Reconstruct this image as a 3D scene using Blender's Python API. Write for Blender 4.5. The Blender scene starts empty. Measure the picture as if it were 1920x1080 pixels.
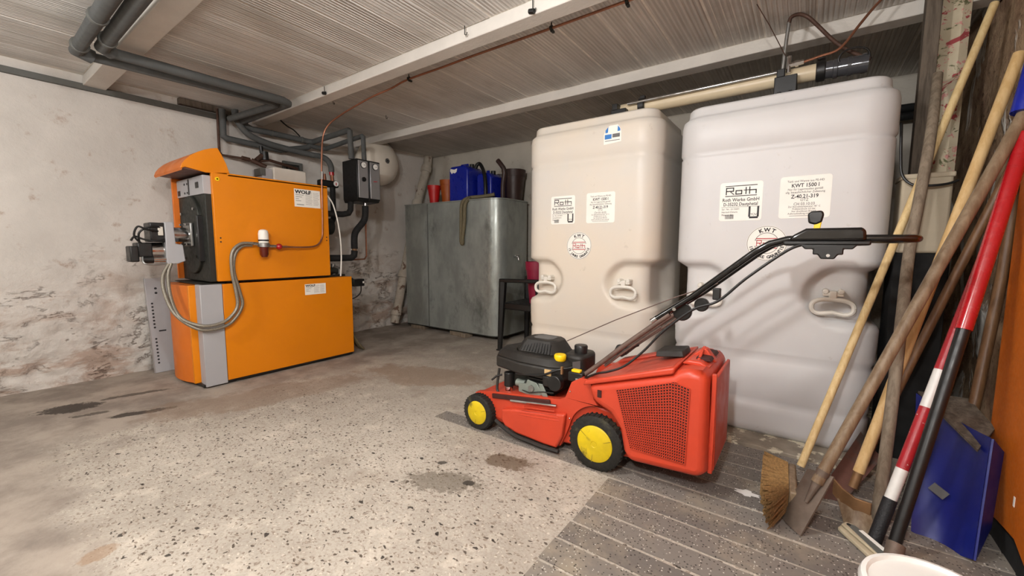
import bpy, bmesh, math, random
from mathutils import Vector, Matrix, noise
random.seed(7)
scene = bpy.context.scene
COL = scene.collection
PI = math.pi

# ------------------------------------------------------------------ camera, world, lights, exposure
CAM_H = 1.1
F_PX, PITCH, ROLL, YAW = 766.8, 0.098688, -0.003916, 0.621244
fwd = Vector((-math.sin(YAW)*math.cos(PITCH), math.cos(YAW)*math.cos(PITCH), -math.sin(PITCH)))
rgt = Vector((math.cos(YAW), math.sin(YAW), 0)); dwn = fwd.cross(rgt)
r2 = rgt*math.cos(ROLL)+dwn*math.sin(ROLL); d2 = -rgt*math.sin(ROLL)+dwn*math.cos(ROLL)
cam = bpy.data.cameras.new('camera'); camo = bpy.data.objects.new('camera', cam); COL.objects.link(camo)
mw = Matrix.Identity(4)
for i in range(3):
    mw[i][0] = r2[i]; mw[i][1] = -d2[i]; mw[i][2] = -fwd[i]
mw[2][3] = CAM_H
camo.matrix_world = mw
cam.sensor_fit = 'HORIZONTAL'; cam.sensor_width = 36; cam.lens = F_PX/1920*36
cam.clip_start = 0.02
scene.camera = camo

world = bpy.data.worlds.new('world'); scene.world = world; world.use_nodes = True
bgn = world.node_tree.nodes['Background']
bgn.inputs[0].default_value = (1.0, 0.96, 0.92, 1); bgn.inputs[1].default_value = 0.15

def lamp(name, loc, watts, radius, col):
    l = bpy.data.lights.new(name, 'POINT'); l.energy = watts; l.shadow_soft_size = radius; l.color = col
    o = bpy.data.objects.new(name, l); o.location = loc; COL.objects.link(o); return o
lamp('bulb_front', (-0.95, 0.55, 2.12), 42, 0.09, (1.0, 0.985, 0.975))
lamp('bulb_rear', (-0.15, -0.85, 2.08), 92, 0.07, (1.0, 0.99, 0.985))
lamp('bulb_side', (-2.9, -0.9, 2.05), 40, 0.12, (1.0, 0.985, 0.975))

vs_ = scene.view_settings
vs_.view_transform = 'Standard'; vs_.look = 'None'; vs_.gamma = 1; vs_.use_curve_mapping = False
vs_.exposure = 0.74

# ------------------------------------------------------------------ helpers
def lin(c):
    if isinstance(c, str):
        c = [int(c[i:i+2], 16)/255 for i in (1, 3, 5)]
    return tuple((x/12.92 if x <= .04045 else ((x+.055)/1.055)**2.4) for x in c)+(1,)

class NT:
    def __init__(s, name):
        s.m = bpy.data.materials.new(name); s.m.use_nodes = True
        s.t = s.m.node_tree; s.n = s.t.nodes; s.l = s.t.links
        s.b = s.n['Principled BSDF']
        s.co = s.n.new('ShaderNodeTexCoord').outputs['Object']
    def link(s, a, b): s.l.new(a, b)
    def mapping(s, scale=(1, 1, 1), rot=(0, 0, 0), loc=(0, 0, 0), co=None):
        n = s.n.new('ShaderNodeMapping'); s.link(co or s.co, n.inputs[0])
        n.inputs['Scale'].default_value = scale; n.inputs['Rotation'].default_value = rot; n.inputs['Location'].default_value = loc
        return n.outputs[0]
    def noise(s, scale, detail=4, rough=.55, co=None, dist=0):
        n = s.n.new('ShaderNodeTexNoise'); s.link(co or s.co, n.inputs['Vector'])
        n.inputs['Scale'].default_value = scale; n.inputs['Detail'].default_value = detail; n.inputs['Roughness'].default_value = rough
        n.inputs['Distortion'].default_value = dist
        return n.outputs['Fac']
    def voro(s, scale, feature='F1', co=None, out='Distance', rnd=1):
        n = s.n.new('ShaderNodeTexVoronoi'); s.link(co or s.co, n.inputs['Vector']); n.feature = feature
        n.inputs['Scale'].default_value = scale; n.inputs['Randomness'].default_value = rnd
        return n.outputs[out]
    def wave(s, scale, dist=0, co=None, axis='X', detail=2):
        n = s.n.new('ShaderNodeTexWave'); s.link(co or s.co, n.inputs['Vector']); n.bands_direction = axis
        n.inputs['Scale'].default_value = scale; n.inputs['Distortion'].default_value = dist; n.inputs['Detail'].default_value = detail
        return n.outputs['Fac']
    def ramp(s, fac, a, b, lo=0., hi=1.):
        n = s.n.new('ShaderNodeMapRange'); s.link(fac, n.inputs[0]); n.interpolation_type = 'SMOOTHSTEP'
        n.inputs[1].default_value = a; n.inputs[2].default_value = b; n.inputs[3].default_value = lo; n.inputs[4].default_value = hi
        return n.outputs[0]
    def math(s, op, a, b=None):
        n = s.n.new('ShaderNodeMath'); n.operation = op
        for i, v in enumerate((a, b)):
            if v is None: continue
            if isinstance(v, (int, float)): n.inputs[i].default_value = v
            else: s.link(v, n.inputs[i])
        return n.outputs[0]
    def mix(s, fac, a, b, mode='MIX'):
        n = s.n.new('ShaderNodeMix'); n.data_type = 'RGBA'; n.blend_type = mode
        if isinstance(fac, (int, float)): n.inputs[0].default_value = fac
        else: s.link(fac, n.inputs[0])
        for i, v in ((6, a), (7, b)):
            if isinstance(v, (tuple, list, str)): n.inputs[i].default_value = lin(v) if isinstance(v, str) or len(v) == 3 else v
            else: s.link(v, n.inputs[i])
        return n.outputs[2]
    def sep(s, co=None):
        n = s.n.new('ShaderNodeSeparateXYZ'); s.link(co or s.co, n.inputs[0]); return n.outputs
    def bump(s, h, strength=.3, dist=.01, prev=None):
        n = s.n.new('ShaderNodeBump'); s.link(h, n.inputs['Height'])
        n.inputs['Strength'].default_value = strength; n.inputs['Distance'].default_value = dist
        if prev: s.link(prev, n.inputs['Normal'])
        return n.outputs[0]
    def out(s, col=None, rough=.5, metal=0, normal=None, spec=None, coat=0):
        if col is not None:
            if isinstance(col, (str, tuple)): s.b.inputs['Base Color'].default_value = lin(col)
            else: s.link(col, s.b.inputs['Base Color'])
        if isinstance(rough, (int, float)): s.b.inputs['Roughness'].default_value = rough
        else: s.link(rough, s.b.inputs['Roughness'])
        s.b.inputs['Metallic'].default_value = metal
        if spec is not None: s.b.inputs['Specular IOR Level'].default_value = spec
        if coat: s.b.inputs['Coat Weight'].default_value = coat
        if normal: s.link(normal, s.b.inputs['Normal'])
        return s.m

def M(name, col, rough=.5, metal=0, var=.12, vs=5, bump=0, bs=90, dirt=None, ds=3.5, dt=.56, dw=.12, stretch=(1, 1, 1), coat=0, spec=None):
    t = NT(name); co = t.mapping(stretch)
    c = lin(col)
    lo = tuple(x*(1-var) for x in c[:3])+(1,); hi = tuple(min(1, x*(1+var*.7)) for x in c[:3])+(1,)
    cc = t.mix(t.ramp(t.noise(vs, 5, .6, co), .3, .7), lo, hi)
    if dirt: cc = t.mix(t.ramp(t.noise(ds, 6, .65, co), dt, dt+dw), cc, lin(dirt))
    nrm = t.bump(t.noise(bs, 4, .6, co), .5, bump) if bump else None
    rr = t.ramp(t.noise(vs*3, 3, .5, co), .3, .7, max(0, rough-.07), min(1, rough+.08))
    return t.out(cc, rr, metal, nrm, spec, coat)

ORG = {}
class MB:
    def __init__(s): s.v = []; s.f = []
    def add(s, vs, fs):
        o = len(s.v); s.v += [tuple(p) for p in vs]; s.f += [tuple(i+o for i in f) for f in fs]; return s
    def box(s, x0, x1, y0, y1, z0, z1):
        return s.add([(x, y, z) for z in (z0, z1) for y in (y0, y1) for x in (x0, x1)],
              [(0, 2, 3, 1), (4, 5, 7, 6), (0, 1, 5, 4), (2, 6, 7, 3), (0, 4, 6, 2), (1, 3, 7, 5)])
    def obox(s, c, size, R=Matrix.Identity(3), taper=1.0):
        hx, hy, hz = (a/2 for a in size); vs = []
        for z in (-hz, hz):
            k = taper if z > 0 else 1
            for y in (-hy, hy):
                for x in (-hx, hx): vs.append(Vector(c)+R@Vector((x*k, y*k, z)))
        return s.add(vs, [(0, 2, 3, 1), (4, 5, 7, 6), (0, 1, 5, 4), (2, 6, 7, 3), (0, 4, 6, 2), (1, 3, 7, 5)])
    def frame(s, d):
        d = Vector(d).normalized(); a = Vector((0, 0, 1)) if abs(d.z) < .9 else Vector((1, 0, 0))
        u = d.cross(a).normalized(); return u, d.cross(u)
    def cyl(s, p0, p1, r0, r1=None, n=16):
        p0 = Vector(p0); p1 = Vector(p1); r1 = r0 if r1 is None else r1; u, w = s.frame(p1-p0); vs = []
        for p, r in ((p0, r0), (p1, r1)):
            for i in range(n):
                a = 2*PI*i/n; vs.append(p+u*math.cos(a)*r+w*math.sin(a)*r)
        fs = [(i, (i+1) % n, n+(i+1) % n, n+i) for i in range(n)]+[tuple(range(n))[::-1], tuple(range(n, 2*n))]
        return s.add(vs, fs)
    def lathe(s, c, axis, prof, n=28):
        c = Vector(c); ax = Vector(axis).normalized(); u, w = s.frame(ax); vs = []; m = len(prof)
        for r, h in prof:
            for i in range(n):
                a = 2*PI*i/n; vs.append(c+ax*h+u*math.cos(a)*r+w*math.sin(a)*r)
        fs = [(j*n+i, j*n+(i+1) % n, (j+1)*n+(i+1) % n, (j+1)*n+i) for j in range(m-1) for i in range(n)]
        if prof[0][0] > 1e-4: fs.append(tuple(range(n))[::-1])
        if prof[-1][0] > 1e-4: fs.append(tuple(range((m-1)*n, m*n)))
        return s.add(vs, fs)
    def tube(s, pts, r, n=10, sub=0, closed=False):
        P = [Vector(p) for p in pts]
        if sub:
            Q = []
            for i in range(len(P)-1):
                a = P[max(i-1, 0)]; b = P[i]; c = P[i+1]; d = P[min(i+2, len(P)-1)]
                for k in range(sub):
                    t = k/sub
                    Q.append(.5*((2*b)+(c-a)*t+(2*a-5*b+4*c-d)*t*t+(3*b-a-3*c+d)*t**3))
            Q.append(P[-1]); P = Q
        rs = r if isinstance(r, (list, tuple)) else None
        vs = []; u = None; m = len(P)
        for i, p in enumerate(P):
            if i == 0: d = P[1]-P[0]
            elif i == m-1: d = P[-1]-P[-2]
            else: d = (P[i]-P[i-1]).normalized()+(P[i+1]-P[i]).normalized()
            d.normalize()
            if u is None: u, w = s.frame(d)
            else:
                u = u-d*u.dot(d)
                u.normalize(); w = d.cross(u)
            k = 1.
            if 0 < i < m-1 and not sub:
                c_ = (P[i]-P[i-1]).normalized().dot((P[i+1]-P[i]).normalized()); k = 1/max(.6, math.sqrt(max(.1, (1+c_)/2)))
            rr = rs[0]+(rs[1]-rs[0])*i/(m-1) if rs else r
            for j in range(n):
                a = 2*PI*j/n; vs.append(p+u*math.cos(a)*rr*(1 if sub else 1)+w*math.sin(a)*rr)
        fs = [(i*n+j, i*n+(j+1) % n, (i+1)*n+(j+1) % n, (i+1)*n+j) for i in range(m-1) for j in range(n)]
        fs += [tuple(range(n))[::-1], tuple(range((m-1)*n, m*n))]
        return s.add(vs, fs)
    def prism(s, poly, axis, a0, a1, k1=None):
        """poly: 2-D outline in the two other axes (in xyz order), extruded along axis from a0 to a1"""
        n = len(poly); vs = []
        for a, q in ((a0, poly), (a1, k1 or poly)):
            for p in q:
                vs.append({'x': (a, p[0], p[1]), 'y': (p[0], a, p[1]), 'z': (p[0], p[1], a)}[axis])
        fs = [(i, (i+1) % n, n+(i+1) % n, n+i) for i in range(n)]+[tuple(range(n))[::-1], tuple(range(n, 2*n))]
        return s.add(vs, fs)
    def sphere(s, c, r, n=16, m=10):
        r = r if isinstance(r, (tuple, list)) else (r, r, r); c = Vector(c); vs = []
        for j in range(m+1):
            t = PI*j/m
            for i in range(n):
                a = 2*PI*i/n; vs.append(c+Vector((r[0]*math.sin(t)*math.cos(a), r[1]*math.sin(t)*math.sin(a), r[2]*math.cos(t))))
        return s.add(vs, [(j*n+i, (j+1)*n+i, (j+1)*n+(i+1) % n, j*n+(i+1) % n) for j in range(m) for i in range(n)])
    def flat(s, mesh2d, o, ux, uy):
        o = Vector(o); ux = Vector(ux); uy = Vector(uy)
        return s.add([o+ux*p[0]+uy*p[1] for p in mesh2d[0]], mesh2d[1])
    def build(s, name, mat, parent=None, bevel=0, seg=2, smooth=True, angle=38, org=None):
        if parent is not None: o0 = Vector(ORG[parent.name])
        elif org is not None: o0 = Vector(org)
        else:
            xs = [p[0] for p in s.v]; ys = [p[1] for p in s.v]; zs = [p[2] for p in s.v]
            o0 = Vector(((min(xs)+max(xs))/2, (min(ys)+max(ys))/2, min(zs)))
        me = bpy.data.meshes.new(name); me.from_pydata([Vector(p)-o0 for p in s.v], [], s.f)
        bm = bmesh.new(); bm.from_mesh(me)
        bmesh.ops.remove_doubles(bm, verts=bm.verts, dist=1e-5)
        bmesh.ops.recalc_face_normals(bm, faces=bm.faces)
        if smooth:
            ca = math.radians(angle)
            for f in bm.faces: f.smooth = True
            for e in bm.edges:
                if len(e.link_faces) == 2 and e.calc_face_angle(0) > ca: e.smooth = False
        bm.to_mesh(me); bm.free()
        me.materials.append(mat)
        o = bpy.data.objects.new(name, me); COL.objects.link(o)
        if parent is not None: o.parent = parent
        else: o.location = o0
        ORG[o.name] = tuple(o0)
        if bevel:
            b = o.modifiers.new('bevel', 'BEVEL'); b.width = bevel; b.segments = seg; b.limit_method = 'ANGLE'; b.angle_limit = math.radians(40)
            b.harden_normals = False
            for p in me.polygons: p.use_smooth = True
        return o

def thing(name, label, cat, loc, group=None):
    o = bpy.data.objects.new(name, None); o.empty_display_size = .1; COL.objects.link(o); o.location = loc
    ORG[o.name] = tuple(loc); return tag(o, label, cat, group)
def tag(o, label=None, cat=None, group=None, kind=None):
    if label: o['label'] = label
    if cat: o['category'] = cat
    if group: o['group'] = group
    if kind: o['kind'] = kind
    return o
def piece(src, loc, parent, name=None):
    c = src.copy(); COL.objects.link(c); c.parent = parent; c.location = loc
    if name: c.name = name
    return c
def arc(cx, cy, r, a0, a1, n):
    return [(cx+r*math.cos(math.radians(a0+(a1-a0)*i/n)), cy+r*math.sin(math.radians(a0+(a1-a0)*i/n))) for i in range(n+1)]
def rrect(x0, x1, y0, y1, r, n=4):
    return arc(x1-r, y1-r, r, 0, 90, n)+arc(x0+r, y1-r, r, 90, 180, n)+arc(x0+r, y0+r, r, 180, 270, n)+arc(x1-r, y0+r, r, 270, 360, n)

_tc = {}
def text2d(body, size, bold=0.0, align='CENTER', sx=1.0):
    key = (body, size, bold, align, sx)
    if key in _tc: return _tc[key]
    cu = bpy.data.curves.new('print', 'FONT'); cu.body = body; cu.size = size; cu.offset = bold*size; cu.align_x = align
    cu.resolution_u = 2
    ob = bpy.data.objects.new('print', cu)
    me = bpy.data.meshes.new_from_object(ob)
    r = ([(v.co.x*sx, v.co.y) for v in me.vertices], [tuple(p.vertices) for p in me.polygons])
    bpy.data.objects.remove(ob); bpy.data.curves.remove(cu); bpy.data.meshes.remove(me)
    _tc[key] = r; return r
def rect2d(x0, x1, y0, y1): return ([(x0, y0), (x1, y0), (x1, y1), (x0, y1)], [(0, 1, 2, 3)])
def ring2d(r0, r1, a0=0, a1=360, n=48, cx=0, cy=0):
    vs = []
    for i in range(n+1):
        a = math.radians(a0+(a1-a0)*i/n)
        vs += [(cx+r0*math.cos(a), cy+r0*math.sin(a)), (cx+r1*math.cos(a), cy+r1*math.sin(a))]
    return (vs, [(2*i, 2*i+1, 2*i+3, 2*i+2) for i in range(n)])
def logo_roth(w, h):
    """square-cut block lettering as boxes: R o t h"""
    L = []; k = h*.13
    def b(x0, x1, y0, y1): L.append((x0*w, x1*w, y0*h, y1*h))
    t = .035; u = .14
    b(0, t, 0, 1); b(0, .27, 1-u, 1); b(.27-t, .27, .45, 1); b(0, .27, .42, .42+u)
    for i in range(4): L.append(((.15+i*.03)*w, (.15+i*.03+.045)*w, (.42-(i+1)*.105)*h, (.42-i*.105)*h))
    b(.32, .32+t, 0, .6); b(.54-t, .54, 0, .6); b(.32, .54, 0, u); b(.32, .54, .6-u, .6)
    b(.645, .645+t, 0, .95); b(.585, .82, .6-u*.7, .6)
    b(.76, .76+t, 0, .98); b(1-t, 1, 0, .6); b(.76, 1, .6-u, .6)
    vs, fs = [], []
    for x0, x1, y0, y1 in L:
        o = len(vs); vs += [(x0-w/2, y0), (x1-w/2, y0), (x1-w/2, y1), (x0-w/2, y1)]; fs.append((o, o+1, o+2, o+3))
    return vs, fs

# ------------------------------------------------------------------ materials
def make_wall(name, base, dark, seed, lowdirt=1.0, rough_amt=.02, brick=None):
    t = NT(name); co = t.mapping(loc=(seed, seed*.7, seed*.3))
    n1 = t.noise(1.6, 6, .62, co); n2 = t.noise(7, 6, .65, co); n3 = t.noise(40, 4, .6, co)
    c = t.mix(t.ramp(n1, .35, .7), base, tuple(x*.86 for x in lin(base)[:3])+(1,))
    c = t.mix(t.math('MULTIPLY', t.ramp(n2, .60, .72), .6), c, dark)
    z = t.sep()[2]
    low = t.ramp(t.math('ADD', z, t.math('MULTIPLY', t.math('SUBTRACT', n1, .5), 1.9)), .25, 1.05, 1, 0)
    pat = t.ramp(t.noise(3.3, 7, .7, t.mapping((1, .6, 1.7), loc=(seed*2, 3, 1)), .6), .47, .60)
    c = t.mix(t.math('MULTIPLY', t.math('MULTIPLY', low, pat), .8*lowdirt), c, dark)
    # wandering cracks and flaked edges, densest low down
    cn = t.noise(4.2, 8, .72, t.mapping((1, .7, 1.7), loc=(seed, 5, 2)), .3)
    line = t.ramp(t.math('ABSOLUTE', t.math('SUBTRACT', cn, .5)), .0, .020, 1, 0)
    line = t.math('MULTIPLY', line, t.ramp(t.noise(4.5, 4, .6, t.mapping(loc=(seed, 9, 4))), .47, .60))
    line = t.math('MULTIPLY', line, t.ramp(t.math('ADD', z, t.math('MULTIPLY', t.math('SUBTRACT', n1, .5), 2.2)), .35, 1.2, 1, .06))
    c = t.mix(t.math('MULTIPLY', line, .7), c, '#76604f')
    pock = t.ramp(t.voro(5.2, co=t.mapping((1, 1.0, 1.3), loc=(seed, 1, 2))), .02, .075, 1, 0)
    pock = t.math('MULTIPLY', pock, t.ramp(t.noise(2.0, 3, .5, co), .5, .6))
    c = t.mix(t.math('MULTIPLY', pock, .45), c, '#7b6c5e')
    rgh = t.ramp(z, .3, 1.3, 1, .35)
    h = t.math('MULTIPLY', t.math('ADD', t.math('MULTIPLY', n2, 1.3), t.math('MULTIPLY', n3, .4)), rgh)
    h = t.math('SUBTRACT', t.math('SUBTRACT', h, t.math('MULTIPLY', line, .35)), t.math('MULTIPLY', pock, .4))
    return t.out(c, .9, 0, t.bump(h, .8, rough_amt*1.6), .2)
m_wall_l = make_wall('whitewashed_plaster', '#cdc8c1', '#9c8270', 1.3, .85, .012)
m_wall_b = make_wall('grey_whitewash', '#bdb6aa', '#7b6a58', 6.1, .8, .012)
def make_rubble():
    t = NT('rubble_masonry')
    n = t.noise(4, 7, .7); v = t.voro(9, 'SMOOTH_F1'); n2 = t.noise(28, 5, .7)
    c = t.mix(t.ramp(n, .35, .65), '#806653', '#b0977a')
    c = t.mix(t.ramp(n2, .56, .72), c, '#43342a')
    white = t.ramp(t.noise(2.3, 5, .6, t.mapping((1, 1.3, .55), loc=(3, 4.5, 0)), 1.), .53, .58)
    c = t.mix(white, c, '#d8d4cc')
    h = t.math('ADD', t.math('ADD', t.math('MULTIPLY', v, .7), t.math('MULTIPLY', n2, .4)), t.math('MULTIPLY', white, .4))
    return t.out(c, .95, 0, t.bump(h, .9, .03), .1)
m_rubble = make_rubble()

def make_floor():
    t = NT('terrazzo_concrete_floor')
    co = t.co; x, y, z = t.sep()
    warp = t.noise(1.3, 5, .6)
    # slabs of exposed aggregate against smooth grey-brown screed along the left wall and the boiler
    en = t.math('SUBTRACT', t.noise(2.6, 6, .68), .5)
    ex_ = t.ramp(t.math('ADD', x, t.math('MULTIPLY', en, 1.6)), -3.5, -2.9)
    ey_ = t.ramp(t.math('ADD', y, t.math('MULTIPLY', en, .40)), .16, .34)
    ter = t.math('MULTIPLY', ex_, ey_); screedmask = ter
    far = t.ramp(t.math('ADD', y, t.math('MULTIPLY', warp, .9)), 1.9, 2.6, 1, .25)
    ter = t.math('MULTIPLY', ter, far)
    base = t.mix(t.ramp(warp, .3, .7), '#a39b90', '#bab2a6')
    fine = t.noise(90, 3, .6)
    base = t.mix(t.math('MULTIPLY', t.ramp(fine, .45, .65), .4), base, '#8a7d6f')
    base = t.mix(t.math('MULTIPLY', t.ramp(t.noise(7, 6, .7), .5, .7), .45), base, '#d6ccbd')
    base = t.mix(t.math('MULTIPLY', t.ramp(t.noise(3.1, 6, .7, t.mapping(loc=(4, 2, 0))), .52, .68), .5), base, '#93877a')
    scr = t.mix(t.ramp(t.noise(3, 6, .65), .35, .65), '#82786f', '#a4998d')
    col = t.mix(screedmask, scr, base)
    nz_ = t.n.new('ShaderNodeTexNoise'); nz_.inputs['Scale'].default_value = 38; nz_.inputs['Detail'].default_value = 3; t.link(t.co, nz_.inputs['Vector'])
    vm = t.n.new('ShaderNodeVectorMath'); vm.operation = 'MULTIPLY_ADD'; t.link(nz_.outputs['Color'], vm.inputs[0]); vm.inputs[1].default_value = (.035, .035, 0); t.link(t.co, vm.inputs[2])
    wco = vm.outputs[0]
    def chips(scale, thr, keep, c, colr, off, amt, rot):
        n = t.n.new('ShaderNodeTexVoronoi'); n.inputs['Scale'].default_value = scale
        t.link(t.mapping((1, 1.7, 1), rot=(0, 0, rot), loc=(off, off, 0), co=wco), n.inputs['Vector'])
        sp = t.sep(n.outputs['Color'])
        rad = t.math('MULTIPLY', t.ramp(sp[1], 0, 1, .45, 1.2), thr)
        k = t.math('MULTIPLY', t.ramp(t.math('SUBTRACT', n.outputs['Distance'], rad), -.07, .0, 1, 0), t.ramp(sp[0], keep, keep+.02, 1, 0))
        return t.mix(t.math('MULTIPLY', t.math('MULTIPLY', k, ter), amt), c, colr)
    col = chips(58, .40, .60, col, '#7d6f61', 0, .75, .5)
    col = chips(75, .34, .36, col, '#e2d8c8', 9, .4, .1)
    col = chips(44, .34, .34, col, '#473d34', 5, .9, .9)
    col = chips(24, .26, .14, col, '#2a2420', 3, .9, .2)
    def stain(cx, cy, rx, ry, rot, colr, amt, colin, scale=9):
        c_, s_ = math.cos(rot), math.sin(rot)
        mv = t.n.new('ShaderNodeVectorMath'); mv.operation = 'SUBTRACT'; t.link(t.co, mv.inputs[0]); mv.inputs[1].default_value = (cx, cy, 0)
        m2 = t.n.new('ShaderNodeMapping'); m2.vector_type = 'POINT'; t.link(mv.outputs[0], m2.inputs[0]); m2.inputs['Rotation'].default_value = (0, 0, -rot)
        m3 = t.n.new('ShaderNodeVectorMath'); m3.operation = 'MULTIPLY'; t.link(m2.outputs[0], m3.inputs[0]); m3.inputs[1].default_value = (1/rx, 1/ry, 0)
        ln = t.n.new('ShaderNodeVectorMath'); ln.operation = 'LENGTH'; t.link(m3.outputs[0], ln.inputs[0])
        d = t.math('ADD', ln.outputs['Value'], t.math('MULTIPLY', t.math('SUBTRACT', t.noise(scale, 6, .7), .5), 2.2))
        return t.mix(t.math('MULTIPLY', t.ramp(d, .75, 1.05, 1, 0), amt), colin, colr)
    col = stain(-3.52, .70, .17, .045, 1.2, '#2b2521', .85, col, 9)
    col = stain(-4.0, .44, .17, .10, 1.1, '#2e2824', .85, col, 17)
    col = stain(-4.0, .78, .22, .035, 1.3, '#38312b', .7, col, 18)
    col = stain(-3.75, .50, .10, .03, 1.2, '#38312b', .7, col, 18)
    col = stain(-1.19, 1.62, .13, .08, .2, '#5a4733', .75, col, 14)
    col = stain(-1.33, 1.30, .20, .09, .5, '#4b4335', .55, col, 34)
    col = stain(-1.22, 1.36, .03, .02, .5, '#26221e', .8, col, 20)
    col = stain(-1.45, 1.42, .025, .02, .5, '#26221e', .8, col, 20)
    col = stain(-2.6, 2.35, .7, .28, .3, '#8d7763', .6, col, 3)
    col = stain(-3.2, 1.35, .8, .25, 1.25, '#86715f', .5, col, 3)
    col = stain(-2.0, .25, .04, .06, .2, '#8a5f2c', .4, col, 10)
    h = t.math('ADD', t.noise(60, 4, .6), t.math('MULTIPLY', t.noise(6, 5, .6), 1.5))
    return t.out(col, .85, 0, t.bump(h, .35, .006), .25)
m_floor = make_floor()
def make_paver():
    t = NT('grey_terrazzo_strip')
    oi = t.n.new('ShaderNodeObjectInfo').outputs['Random']
    geo = t.n.new('ShaderNodeNewGeometry').outputs['Position']
    col = t.mix(oi, '#6b6560', '#7f7972')
    col = t.mix(t.ramp(t.noise(2.2, 6, .65, geo), .48, .68), col, '#938979')
    for sc, thr, keep, colr, off in ((85, .33, .4, '#2c2926', 1), (110, .33, .20, '#cfcabf', 4), (60, .25, .3, '#4b443d', 7)):
        n = t.n.new('ShaderNodeTexVoronoi'); n.inputs['Scale'].default_value = sc
        t.link(t.mapping((1, 1, 1), loc=(off, off, 0), co=geo), n.inputs['Vector'])
        k = t.math('MULTIPLY', t.ramp(n.outputs['Distance'], thr*.7, thr, 1, 0), t.ramp(t.sep(n.outputs['Color'])[0], keep, keep+.02, 1, 0))
        col = t.mix(t.math('MULTIPLY', k, .8), col, colr)
    return t.out(col, .8, 0, t.bump(t.noise(70, 4, .6, geo), .3, .004), .25)
m_paver = make_paver()
def make_ceiling():
    t = NT('ribbed_ceiling_plank')
    geo = t.n.new('ShaderNodeNewGeometry').outputs['Position']
    oi = t.n.new('ShaderNodeObjectInfo').outputs['Random']
    g = t.mapping((1, .06, 1), co=geo)
    n = t.noise(22, 6, .7, g); n2 = t.noise(2.2, 5, .6, geo)
    c = t.mix(t.ramp(n, .3, .7), '#c8c5c0', '#dedbd6')
    c = t.mix(t.math('MULTIPLY', t.ramp(n2, .5, .72), .4), c, '#aba59d')
    c = t.mix(t.math('MULTIPLY', oi, .22), c, '#aaa49c')
    w = t.wave(12.5, .6, t.mapping((1, .05, 1), co=geo), 'X', 3)
    keep = t.ramp(t.noise(1.1, 4, .6, t.mapping((1, .5, 1), loc=(2, 1, 0), co=geo)), .42, .6, .25, 1)
    c = t.mix(t.math('MULTIPLY', t.math('MULTIPLY', t.ramp(w, .25, .75, 1, 0), keep), .35), c, '#857e75')
    h = t.math('ADD', t.math('MULTIPLY', w, keep), t.math('MULTIPLY', t.noise(45, 4, .6, geo), .5))
    return t.out(c, .9, 0, t.bump(h, .6, .006), .15)
m_ceil = make_ceiling()
m_joint = M('pale_joint_filler', '#e4dfd6', .9, 0, .15, 9)
m_beam = M('painted_concrete_beam', '#cbc6be', .85, 0, .06, 4, .003, 60, '#b3a795', 2.5, .62)
m_kerb = M('crumbling_painted_kerb', '#8d8375', .9, 0, .25, 8, .006, 40, '#cfc6b0', 9, .55, .04)
m_orange = M('orange_enamel', '#e08308', .38, 0, .04, 2, .0004, 300, spec=.4)
m_orange2 = M('orange_red_enamel', '#d4701f', .45, 0, .06, 3, spec=.35)
m_orange_old = M('faded_orange_sheet', '#c4640e', .5, 0, .08, 30, .0006, 260)
m_greyp = M('light_grey_enamel', '#a9a9ac', .45, 0, .04, 2)
m_silver = M('brushed_silver', '#b9babd', .35, .75, .05, 3, stretch=(1, 1, .05))
m_iron = M('black_cast_iron', '#22241f', .6, .1, .2, 10, .002, 80)
m_black = M('black_plastic', '#141414', .42, 0, .1, 10)
m_blackg = M('glossy_black_plastic', '#0b0b0c', .13, 0, .05, 10, coat=.3)
m_blackdust = M('dusty_black_plastic', '#24221f', .55, 0, .15, 6, .0005, 200, '#4a443c', 5, .58, .25)
m_rubber = M('muddy_black_rubber', '#1c1b17', .8, 0, .2, 20, .003, 90, '#4a4630', 9, .56, .15)
m_chrome = M('bright_metal', '#cfcfcf', .18, 1, .05, 6)
m_alu = M('dull_aluminium', '#9a9a97', .4, .85, .12, 20, .001, 90)
m_greymech = M('grey_painted_metal', '#7f877f', .5, .2, .1, 12)
m_copper = M('copper_pipe', '#9c6b54', .36, .7, .18, 8, dirt='#6a4b3d', ds=6, dt=.6)
m_brownpipe = M('rusty_iron_pipe', '#4c352a', .65, .3, .2, 12, .002, 60)
m_insul = M('grey_foam_insulation', '#4f5150', .75, 0, .12, 8, .001, 60)
m_insulb = M('black_foam_insulation', '#191919', .8, 0, .1, 8)
m_rail = M('dark_grey_rail', '#5b5c58', .7, 0, .08, 10)
m_red = M('red_orange_plastic', '#c6432a', .42, 0, .07, 4, .0005, 160, '#b8553f', 6, .62, .2, spec=.45)
m_reddk = M('shaded_red_recess', '#3a0f09', .7, 0, .1, 8)  # red darkened to paint the shade inside holes, slots and openings
m_reddust = M('dusty_red_plastic', '#b3402b', .6, 0, .1, 4, .0005, 160, '#8d5a4c', 3.5, .52, .25)
m_yellow = M('worn_yellow_plastic', '#d2b70f', .5, 0, .14, 10, .0006, 120, '#6d6222', 11, .56, .14)
m_yellowdk = M('dirty_yellow', '#8d7c1c', .6, 0, .1)
m_yel = M('yellow_plastic', '#f0c80c', .4, 0, .05, 8)
m_gold = M('gold_sticker', '#a88a3a', .5, .2, .3, 40)
m_maroon = M('worn_maroon_tube', '#6b5a52', .45, .3, .25, 14, dirt='#6a3c38', ds=9, dt=.6)
m_label = M('white_label', '#efece4', .5, 0, .03, 4)
m_cream = M('cream_sticker', '#f0ede5', .5, 0, .03, 4)
m_ink = M('black_ink', '#1a1a1c', .6, 0, .02)
m_inkgrey = M('grey_ink', '#6a6a6a', .6, 0, .02)
m_inkred = M('red_ink', '#b8323a', .6, 0, .02)
m_blue = M('blue_plastic', '#10208f', .32, 0, .08, 6)
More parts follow.
